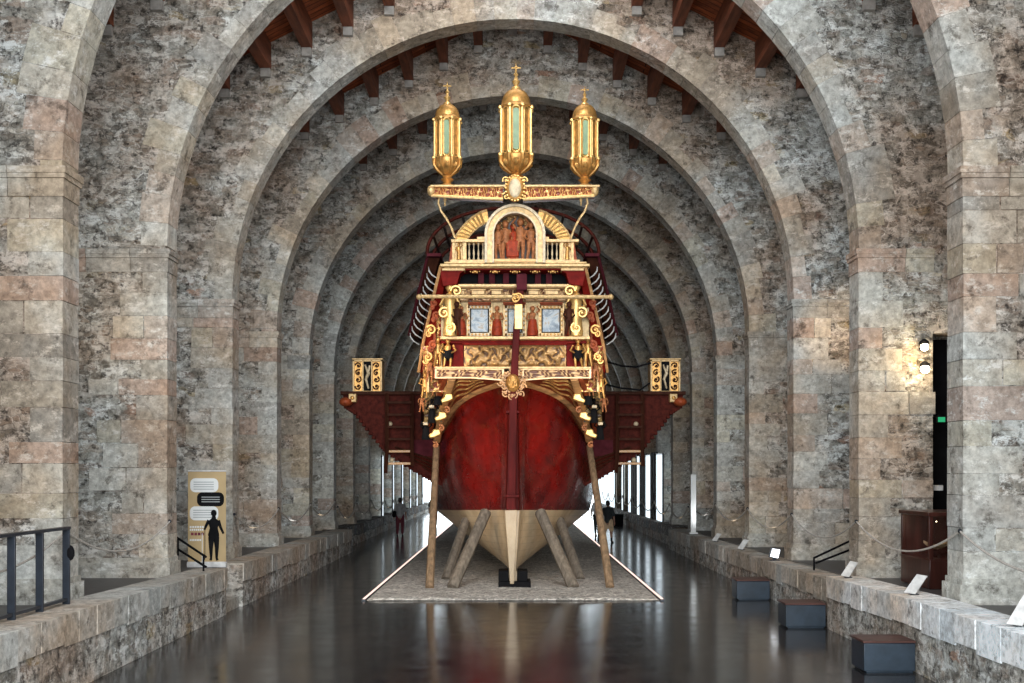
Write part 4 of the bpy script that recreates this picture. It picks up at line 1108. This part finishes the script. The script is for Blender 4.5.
g = G(); g.hexa([(b.x - .12, b.y - .05, b.z + .08), (b.x + .10, b.y - .05, b.z + .04), (b.x + .16, b.y - .02, b.z + .26), (b.x - .05, b.y - .02, b.z + .30), (b.x - .12, b.y + .05, b.z + .08), (b.x + .10, b.y + .05, b.z + .04), (b.x + .16, b.y + .08, b.z + .26), (b.x - .05, b.y + .08, b.z + .30)])
g.build('lamp_housing', M['iron'], r)
g = G(); g.hexa([(b.x - .10, b.y - .065, b.z + .10), (b.x + .08, b.y - .065, b.z + .06), (b.x + .13, b.y - .045, b.z + .25), (b.x - .04, b.y - .045, b.z + .28), (b.x - .10, b.y - .05, b.z + .10), (b.x + .08, b.y - .05, b.z + .06), (b.x + .13, b.y - .03, b.z + .25), (b.x - .04, b.y - .03, b.z + .28)]); g.build('lamp_lens', M['lampw'], r)
g = G(); g.box((b.x - .03, b.y, b.z), (b.x + .05, b.y + .04, b.z + .1)); g.box((b.x - .1, b.y - .08, b.z), (b.x + .12, b.y + .1, b.z + .015)); g.build('lamp_bracket', M['iron'], r); adopt(r)

# ---------------------------------------------------------------- barrier ropes between piers
def rope(s, k, label, z0=1.05, sag=.42):
    ya, yb = dk(k) + .0, dk(k + 1)
    xr = s * (W - (.05 if k < 6 else .15)); z0 = z0 if k < 6 else .85
    a = Vector((xr, ya, zr(ya) + z0)); b = Vector((xr, yb, zr(yb) + z0)); pts = []
    for i in range(21):
        t = i / 20; p = a.lerp(b, t); p.z -= sag * 4 * t * (1 - t); pts.append(p)
    g = G(); g.tube(pts, .016 if k < 4 else .026, 6)
    o = g.build('barrier_rope', M['rope']); tag(o, label, 'rope', 'barrier ropes hung between the piers')
    g = G()
    for p in (a, b): g.ball(p, .035, n=8)
    g.build('rope_hook', M['iron'], o)
ordn = ['', 'first', 'second', 'third', 'fourth', 'fifth', 'sixth', 'seventh', 'eighth', 'ninth', 'tenth', 'eleventh', 'twelfth', 'thirteenth']
for s in (-1, 1):
    for k in range(0, 14):
        if s == -1 and k == 2: continue
        side = 'banner' if s < 0 else 'bench'
        if k == 0:
            lab = 'rope running out of the photo in front of the big pier on the %s side' % side
        else: lab = 'sagging barrier rope in the %s bay from the front on the %s side' % (ordn[k], side)
        rope(s, k, lab, sag=.42 if k < 6 else .5)

# ---------------------------------------------------------------- left black railing
r = empty('iron_railing', (-6.28, 14.5, zr(14.5) + .05)); tag(r, 'blue black iron railing with broad flat posts on the parapet', 'railing')
zz = lambda y: zr(y) + .05
for i, Y in enumerate((16.0, 15.1, 14.25, 13.4, 12.55, 11.7)):
    g = G(); g.box((-6.28 - .05, Y - .02, zz(Y)), (-6.28 + .05, Y + .02, zz(Y) + 1.05)); g.build('railing_post', M['iron'], r, bevel=.004)
for (h0, h1, w_) in ((1.05, 1.09, .05), (.05, .09, .03)):
    g = G(); a, b = 11.5, 16.04; g.hexa([(-6.28 - w_, a, zz(a) + h0), (-6.28 + w_, a, zz(a) + h0), (-6.28 + w_, a, zz(a) + h1), (-6.28 - w_, a, zz(a) + h1), (-6.28 - w_, b, zz(b) + h0), (-6.28 + w_, b, zz(b) + h0), (-6.28 + w_, b, zz(b) + h1), (-6.28 - w_, b, zz(b) + h1)]); g.build('railing_bar', M['iron'], r)
g = G(); q = Vector((-6.22, 16.0, zz(16) + .72)); g.ball(q, .06, 1, .6, 1.8, 8); g.build('railing_latch', M['black'], r)
adopt(r)

# handrails beside the steps (left) and at the right opening
def handrail(pairs, posts, label):
    c = pairs[0][0]; r = empty('handrail', tuple(c)); tag(r, label, 'handrail', None)
    for (a, b) in pairs: g = G(); g.tube([a, b], .024, 8); g.build('rail_bar', M['black'], r)
    for (a, b) in posts: g = G(); g.tube([a, b], .02, 8); g.build('rail_post', M['black'], r)
    adopt(r)
z0 = zr(23)
handrail([(P(176, 537, 22.9), P(206, 557, 22.3)), (P(176, 548, 22.9), P(206, 567, 22.3))], [(P(203.5, 555, 22.33), Vector((P(203.5, 0, 22.33).x, 22.33, z0 + .04))), (P(178, 538, 22.85), Vector((P(178, 0, 22.85).x, 22.85, z0 + .02)))], 'black sloping handrail in front of the roll-up banner')
handrail([(P(852, 540, 24.3), P(814, 558, 23.2)), (P(852, 549, 24.3), P(816, 563, 23.2))], [(P(814, 557, 23.2), Vector((P(814, 0, 23.2).x, 23.2, zr(23.2)))), (P(851, 540, 24.25), Vector((P(851, 0, 24.25).x, 24.25, zr(24.2))))], 'black sloping handrail behind the parapet on the bench side')

# ---------------------------------------------------------------- roll-up banner
BY = 24.3; zb = zr(BY) - .02; x0, x1 = P(188, 0, BY).x, P(226, 0, BY).x; bw = x1 - x0
r = empty('roll_up_banner', ((x0 + x1) / 2, BY, zb)); tag(r, 'tan roll-up banner with speech bubbles and a dark standing silhouette', 'banner')
g = G(); g.box((x0, BY, zb + .12), (x1, BY + .006, zb + 2.04)); g.build('banner_sheet', M['tan'], r, smooth=False)
g = G(); g.box((x0 - .01, BY - .07, zb + .0), (x1 + .01, BY + .09, zb + .12)); g.box((x0 - .005, BY - .015, zb + 2.04), (x1 + .005, BY + .02, zb + 2.07)); g.build('banner_cassette', M['white'], r, bevel=.01)
def bubble(u0, u1, v0, v1, mat, dy):
    g = G(); xa, xb = x0 + bw * u0, x0 + bw * u1; za, zc = zb + v0, zb + v1; rr = min(.11, (zc - za) * .48); pts = []
    for (cx_, cz_, a0) in ((xb - rr, zc - rr, 0), (xa + rr, zc - rr, 90), (xa + rr, za + rr, 180), (xb - rr, za + rr, 270)):
        for j in range(6): a = math.radians(a0 + 18 * j); pts.append((cx_ + rr * math.cos(a), cz_ + rr * math.sin(a)))
    g.prism(pts, BY - dy, .003); return g.build('speech_bubble', mat, r)
bubble(.06, .80, 1.60, 1.90, M['bannerwhite'], .006); bubble(.24, .95, 1.30, 1.60, M['black'], .010); bubble(.05, .80, 1.00, 1.30, M['bannerwhite'], .006)
g = G()
for (u0, u1, vs) in ((.15, .68, (1.82, 1.77, 1.72, 1.67)), (.14, .66, (1.22, 1.17, 1.12, 1.07))):
    for v in vs: g.box((x0 + bw * u0, BY - .010, zb + v - .012), (x0 + bw * u1, BY - .006, zb + v + .006))
for v in (1.50, 1.45, 1.40): g.box((x0 + bw * .36, BY - .014, zb + v - .012), (x0 + bw * .84, BY - .010, zb + v + .006))
g.build('text_lines', M['greyprint'], r)
g = G()
for (u0, u1, v) in ((.05, .5, .86), (.05, .42, .80), (.05, .36, .58)):
    n = 7
    for j in range(n): g.box((x0 + bw * (u0 + (u1 - u0) * j / n), BY - .006, zb + v - .02), (x0 + bw * (u0 + (u1 - u0) * (j + .7) / n), BY - .003, zb + v + .02))
g.build('headline_print', M['bannerwhite'], r)
g = G()
for j in range(4): g.box((x0 + bw * (.08 + .09 * j), BY - .006, zb + .68), (x0 + bw * (.15 + .09 * j), BY - .003, zb + .74))
g.build('dark_headline_print', M['maroon'], r)
g = G(); q = lambda u, v: (x0 + bw * u, BY - .02, zb + v)
g.ball(q(.685, 1.155), .062, 1, .25, 1.2, 14)
g.tube([q(.685, 1.12), q(.685, 1.04), q(.68, .98), q(.685, .84), q(.68, .70), q(.69, .60)], [.03, .05, .12, .085, .12, .10], 14, sy=.15, up=(0, 1, 0))
for pts, rr in (([q(.62, .64), q(.61, .42), q(.615, .20), q(.60, .15)], [.065, .042, .024, .03]), ([q(.75, .64), q(.765, .42), q(.76, .20), q(.78, .15)], [.065, .042, .024, .03]),
                ([q(.56, 1.0), q(.49, .90), q(.44, .80)], [.04, .03, .02]), ([q(.80, 1.0), q(.86, .86), q(.94, .72)], [.04, .03, .022])): g.tube(pts, rr, 10, sy=.3, up=(0, 1, 0))
g.build('silhouette_figure', M['black'], r)
g = G(); g.box((x0 + bw * .44, BY - .012, zb + .16), (x0 + bw * .455, BY - .006, zb + .82)); g.build('silhouette_cane', M['black'], r)
g = G(); g.box((x0 + bw * .37, BY - .012, zb + .12), (x0 + bw * .385, BY - .006, zb + .72)); g.build('white_cane_print', M['bannerwhite'], r)
adopt(r)

# ---------------------------------------------------------------- display case behind the rope on the right
cx0, cx1, Y0, Y1 = 6.95, 8.3, 19.0, 20.4; zc = zr(19) - .02
r = empty('display_case', ((cx0 + cx1) / 2, 19.7, zc)); tag(r, 'dark mahogany glass display case with a small lit boat, behind the rope', 'display case')
g = G(); g.box((cx0, Y0, zc), (cx1, Y1, zc + .5)); g.build('case_base', M['mahog'], r, bevel=.015)
for (x, y) in ((cx0, Y0), (cx1 - .07, Y0), (cx0, Y1 - .07), (cx1 - .07, Y1 - .07)):
    g = G(); g.box((x, y, zc + .5), (x + .07, y + .07, zc + 1.22)); g.build('case_post', M['mahog'], r, bevel=.008)
g = G(); g.box((cx0 - .03, Y0 - .03, zc + 1.22), (cx1 + .03, Y1 + .03, zc + 1.29)); g.build('case_top', M['mahog'], r, bevel=.01)
g = G(); g.box((cx0 + .07, Y1 - .05, zc + .5), (cx1 - .07, Y1 - .02, zc + 1.22)); g.build('case_back', M['mahog'], r)
g = G(); g.box((cx0 + .07, Y0 + .02, zc + .5), (cx1 - .07, Y0 + .03, zc + 1.22)); g.build('case_glass', M['glass'], r)
adopt(r)
g = G()
def boat(u, v):
    x = -.17 + .46 * u; b = .08 * (1 - (2 * u - 1) ** 2) ** .6; a = PI * v
    return Vector((7.22 + x, 19.55 + b * math.cos(a), zc + .72 - .09 * math.sin(a) * (1 - .5 * (2 * u - 1) ** 2) + .07 * (2 * u - 1) ** 2))
g.grid(boat, 20, 10); bo = g.build('model_boat', M['pole']); tag(bo, 'small wooden model boat lit warm inside the dark glass case', 'model boat')
g = G(); g.box((7.16, 19.53, zc + .5), (7.28, 19.57, zc + .64)); g.build('boat_cradle', M['mahog'], bo)
# black slab paints the opening's shade beyond the second pier; switch and exit sign
g = G(); g.box((7.98, 22.6, .8), (11.4, 22.75, 5.53)); struct(g.build('opening_shade', M['black'], smooth=False))
q = P(942, 419.5, 21.4)
e = empty('exit_sign', tuple(q)); tag(e, 'small glowing green emergency sign in the dark opening', 'sign')
g = G(); g.box((q.x - .06, 21.4, q.z - .045), (q.x + .06, 21.44, q.z + .045)); g.build('sign_face', M['exit'], e)
g = G(); g.box((q.x - .08, 21.44, q.z - .06), (q.x + .08, 21.5, q.z + .06)); g.box((q.x - .02, 21.5, q.z + .05), (q.x + .02, 22.6, q.z + .09)); g.build('sign_housing', M['black'], e); adopt(e)
q = P(941, 488, 21.4); g = G(); g.box((q.x - .045, 21.4, q.z - .05), (q.x + .045, 22.6, q.z + .05)); sw = g.build('notice_plate', M['white'], bevel=.01); tag(sw, 'tiny square white plate in the dark opening above the display case', 'notice')
for i, (x, y, lab) in enumerate(((924.5, 347, 'upper of the two small glowing wall lamps on the pier'), (925, 369, 'lower of the two small glowing wall lamps on the pier'))):
    q = P(x, y, 21.35); e = empty('wall_lamp', tuple(q)); tag(e, lab, 'wall lamp', 'wall lamps on the second pier')
    g = G(); g.ball(q, .075 if i == 0 else .085, n=14); g.build('lamp_bulb', M['lamp'], e)
    g = G(); g.tube([q + Vector((0, .05, 0)), q + Vector((0, .25, 0))], .04, 8); g.lathe(q + Vector((0, .02, .05)), [(.10, 0), (.09, .05), (.03, .10)], 10); g.build('lamp_mount', M['black'], e); adopt(e)

# ---------------------------------------------------------------- visitors
def person(x, Y, h, rot, top, bottom, label, z0=0.0, shorts=False, lean=0.0, bag=False, stride=.1):
    root = empty('person', (x, Y, z0), rot); tag(root, label, 'person')
    def S(*v): return Vector(v) * h
    def grow(name, chains, mat, parent, vox=.012):
        g = G()
        for pts, rr in chains: 
            pts = [S(*p) for p in pts]; rr = [q * h for q in rr]
            P2, R2 = [], []
            for i in range(len(pts) - 1):
                for t in (0, .34, .67): P2.append(pts[i].lerp(pts[i + 1], t)); R2.append(rr[i] + (rr[i + 1] - rr[i]) * t)
            P2.append(pts[-1]); R2.append(rr[-1])
            g.tube(P2, R2, 10)
            for p, q in ((P2[0], R2[0]), (P2[-1], R2[-1])): g.ball(p, q * .98, n=10)
        o = g.build(name, mat, parent)
        m = o.modifiers.new('fuse', 'REMESH'); m.mode = 'VOXEL'; m.voxel_size = vox * h; m.use_smooth_shade = True
        s = o.modifiers.new('soft', 'SMOOTH'); s.factor = .5; s.iterations = 3
        return o
    st = stride
    legs = []
    for sx in (-1, 1):
        fy = st * sx
        legs.append(([(sx * .055, 0, .50), (sx * .06, fy * .5 - .01, .28), (sx * .06, fy + .02, .05), (sx * .062, fy - .06, .025)], [.058, .038, .022, .02]))
    arms = []
    hands = []
    for sx in (-1, 1):
        arms.append(([(sx * .10, 0, .80), (sx * .15, .01, .64), (sx * .155, -.03 - .02 * sx, .50)], [.036, .026, .018]))
        hx, hy, hz = sx * .157, -.035 - .02 * sx, .485
        arms.append(([(hx, hy, hz), (hx, hy - .005, hz - .03)], [.018, .02]))
        for f_ in range(4): arms.append(([(hx, hy - .012 + .009 * f_, hz - .04), (hx - sx * .004, hy - .014 + .009 * f_, hz - .085 + .006 * abs(f_ - 1.5))], [.0065, .005]))
        arms.append(([(hx, hy - .018, hz - .02), (hx - sx * .006, hy - .034, hz - .05)], [.007, .006]))
    torso = [([(0, 0, .50), (0, lean * .5, .62), (0, lean, .74), (0, lean, .80)], [.085, .078, .092, .07]), ([(-.09, lean, .80), (.09, lean, .80)], [.04, .04]), ([(0, lean, .80), (0, lean, .88)], [.035, .03])]
    head = [([(0, lean - .005, .905), (0, lean, .95)], [.045, .052]), ([(0, lean - .05, .918), (0, lean - .058, .912)], [.012, .008]), ([(-.052, lean, .925), (-.055, lean, .935)], [.012, .01]), ([(.052, lean, .925), (.055, lean, .935)], [.012, .01])]
    body = grow('body', legs + arms + torso + head, M['skin'], root, .0075)
    grow('shirt', [([(0, 0, .53), (0, lean * .5, .62), (0, lean, .74), (0, lean, .80)], [.098, .09, .104, .075]), ([(-.10, lean, .80), (.10, lean, .80)], [.045, .045])] +
         [([(sx * .10, 0, .80), (sx * .15, .01, .655)], [.044, .036]) for sx in (-1, 1)], top, root)
    if shorts: ch = [([(sx * .052, 0, .52), (sx * .062, st * sx * .5 - .01, .32)], [.074, .062]) for sx in (-1, 1)]
    else: ch = [([(sx * .052, 0, .52), (sx * .06, st * sx * .5 - .01, .28), (sx * .06, st * sx + .02, .07)], [.07, .048, .034]) for sx in (-1, 1)]
    grow('shorts' if shorts else 'trousers', ch + [([(-.03, 0, .52), (.03, 0, .52)], [.075, .075])], bottom, root)
    grow('hair', [([(0, lean + .02, .925), (0, lean + .012, .965)], [.05, .055])], M['hair'], root)
    for sx in (-1, 1): grow('shoe', [([(sx * .062, st * sx + .03, .02), (sx * .064, st * sx - .08, .016)], [.024, .02])], M['black'], root)
    if shorts:
        for sx in (-1, 1): grow('sock', [([(sx * .06, st * sx * .8, .19), (sx * .06, st * sx + .02, .05)], [.034, .027])], M['navy'], root)
    if bag: grow('shoulder_bag', [([(.14, .02, .62), (.15, .03, .54)], [.05, .06])], M['black'], root)
    return root
person(P(400, 0, 51.8).x, 51.8, 1.72, PI, M['greytop'], M['maroon'], 'person in pale grey top and maroon trousers walking on the dark floor', bag=True, stride=.06)
person(P(434, 0, 60).x, 60.0, 1.7, PI, M['navy'], M['navy'], 'person in dark clothes half hidden behind the long pole', stride=.05)
person(P(608, 0, 46.5).x, 46.5, 1.72, PI * .85, M['navy'], M['khaki'], 'person in dark shirt, beige shorts and dark socks walking beside the ship', shorts=True, stride=.09)
person(P(597, 0, 52).x, 52.0, 1.72, PI * .1, M['whitecloth'], M['navy'], 'person in white shirt behind the long pole on the bench side', stride=.05)
# low black box by the far wall
g = G(); a = P(612, 522, 62); g.box((a.x, 62, .0), (a.x + .62, 62.5, .55)); g.box((a.x - .02, 61.98, .55), (a.x + .64, 62.52, .6)); tag(g.build('storage_box', M['black'], bevel=.02), 'low black box on the far bright floor beside the person in shorts', 'box')
a = P(681 + 12.5, 0, 41.5)
g = G(); bx_ = P(693.5, 0, 38.5).x; g.box((bx_ - .09, 38.5, zr(38.5)), (bx_ + .09, 38.56, CAMZ - .08)); g.box((bx_ - .14, 38.42, zr(38.5)), (bx_ + .14, 38.64, zr(38.5) + .06)); tag(g.build('totem_sign', M['bannerwhite'], bevel=.01), 'tall narrow white totem sign standing between far piers', 'sign')

# ---------------------------------------------------------------- light
def area(name, loc, target, size, sy, power, col, spread=PI):
    l = bpy.data.lights.new(name, 'AREA'); l.shape = 'RECTANGLE'; l.size = size; l.size_y = sy; l.energy = power; l.color = col; l.spread = spread
    o = bpy.data.objects.new(name, l); C.objects.link(o); o.location = loc
    d = Vector(target) - Vector(loc); o.rotation_euler = d.to_track_quat('-Z', 'Y').to_euler(); return o
def spot(name, loc, target, power, col, angle=70, blend=.6, r=.1):
    l = bpy.data.lights.new(name, 'SPOT'); l.energy = power; l.color = col; l.spot_size = math.radians(angle); l.spot_blend = blend; l.shadow_soft_size = r
    o = bpy.data.objects.new(name, l); C.objects.link(o); o.location = loc
    d = Vector(target) - Vector(loc); o.rotation_euler = d.to_track_quat('-Z', 'Y').to_euler(); return o
# the glazed facade behind the camera
area('facade_daylight', (0, -6, 8.0), (0, 30, 5.5), 19, 14, 8600, (.94, .97, 1.0))
# fill lamps added under the roof in each bay, hidden above the arches
for k in KS[:-1]:
    p = {0: 150, 1: 330, 2: 330, 3: 60, 4: 25}.get(k, 8)
    area('roof_fill_light', (0, dk(k) + TH + .5, RIDGE - 1.3), (0, dk(k) + 5.0, 6.5), 5.0, .6, p, (.95, .97, 1.0))
# floodlights on the parapets washing the piers and arches
for k in range(3, 13):
    for s in (-1, 1):
        Y = dk(k) + 1.6
        warm = (1, .80, .58) if (k + s) % 3 else (.95, .97, 1.0)
        spot('parapet_floodlight', (s * 6.2, Y, zr(Y) + .35), (s * 7.6, dk(k + 1), 5.8), 55 if k < 6 else 30, warm, 100, .9, .4)
# warm lamps and added fill spots lighting the ship
spot('stern_spot', (-5.0, 21.5, 13.2), (-.3, 28, 7.2), 1100, (1, .84, .60), 44, .7, .2)
spot('stern_spot', (5.0, 21.5, 13.2), (.3, 28, 7.2), 800, (1, .84, .60), 44, .7, .2)
spot('lantern_spot', (0, 20.5, 14.2), (0, 27.2, 10.6), 230, (1, .86, .62), 40, .7, .2)
spot('hull_spot', (-5.4, 23.5, 7.6), (-1.0, 29.6, 4.3), 1500, (1, .80, .64), 36, .8, .15)
spot('hull_spot', (3.2, 22.5, 6.6), (.9, 29.6, 4.3), 420, (1, .88, .80), 34, .8, .15)
for sx in (-1, 1):
    spot('counter_fill_spot', (sx * 4.6, 23.2, 1.6), (sx * 1.3, 28.8, 4.9), 650, (1, .80, .55), 40, .8, .12)  # unseen spot added to lift the counter under the beam
    spot('keel_spot', (sx * 2.7, 25.2, .35), (sx * .8, 29.5, 2.2), 200, (1, .72, .42), 56, .9, .08)
for sx in (-1, 1): spot('bed_fill_spot', (sx * 5.9, 22, 3.4), (sx * 1.2, 29, 0), 420, (1, .93, .84), 60, .8, .3)  # unseen spots added to brighten the gravel
spot('pier_spot', (-7.0, 18.0, 4.6), (-6.7, 21.5, 5.8), 130, (1, .72, .42), 70, .95, .2)
# wall lamps
for (x, y) in ((924.5, 347), (925, 369)):
    l = bpy.data.lights.new('wall_lamp_light', 'POINT'); l.energy = 18; l.color = (1, .78, .5); l.shadow_soft_size = .08
    o = bpy.data.objects.new('wall_lamp_light', l); C.objects.link(o); o.location = P(x, y, 21.2)
spot('pier_spot', (7.2, 22.6, 5.6), (7.6, 26.5, 6.2), 420, (1, .60, .28), 34, .9, .1)
l = bpy.data.lights.new('case_light', 'POINT'); l.energy = 6; l.color = (1, .75, .45); l.shadow_soft_size = .008
o = bpy.data.objects.new('case_light', l); C.objects.link(o); o.location = (7.2, 19.35, zc + 1.12)
area('far_daylight', (0, YE - .3, 3.0), (0, 60, 1.5), 13, 5.0, 700, (.86, .95, 1.0))

w = bpy.data.worlds.new('overcast sky'); bpy.context.scene.world = w; w.use_nodes = True
nt = w.node_tree; bgn = nt.nodes['Background']; bgn.inputs[0].default_value = (.80, .90, 1.0, 1); bgn.inputs[1].default_value = 1.0

cam = bpy.data.cameras.new('camera'); co = bpy.data.objects.new('camera', cam); C.objects.link(co)
co.location = (0, 0, CAMZ); co.rotation_euler = (PI / 2, 0, 0)
cam.sensor_width = 36; cam.lens = F / 1024 * 36
cam.shift_x = (512 - CX) / 1024; cam.shift_y = (HY - 341.5) / 1024
cam.clip_end = 400
sc = bpy.context.scene; sc.camera = co
vs = sc.view_settings; vs.view_transform = 'Standard'; vs.look = 'None'; vs.gamma = 1; vs.use_curve_mapping = False; vs.exposure = 0.0
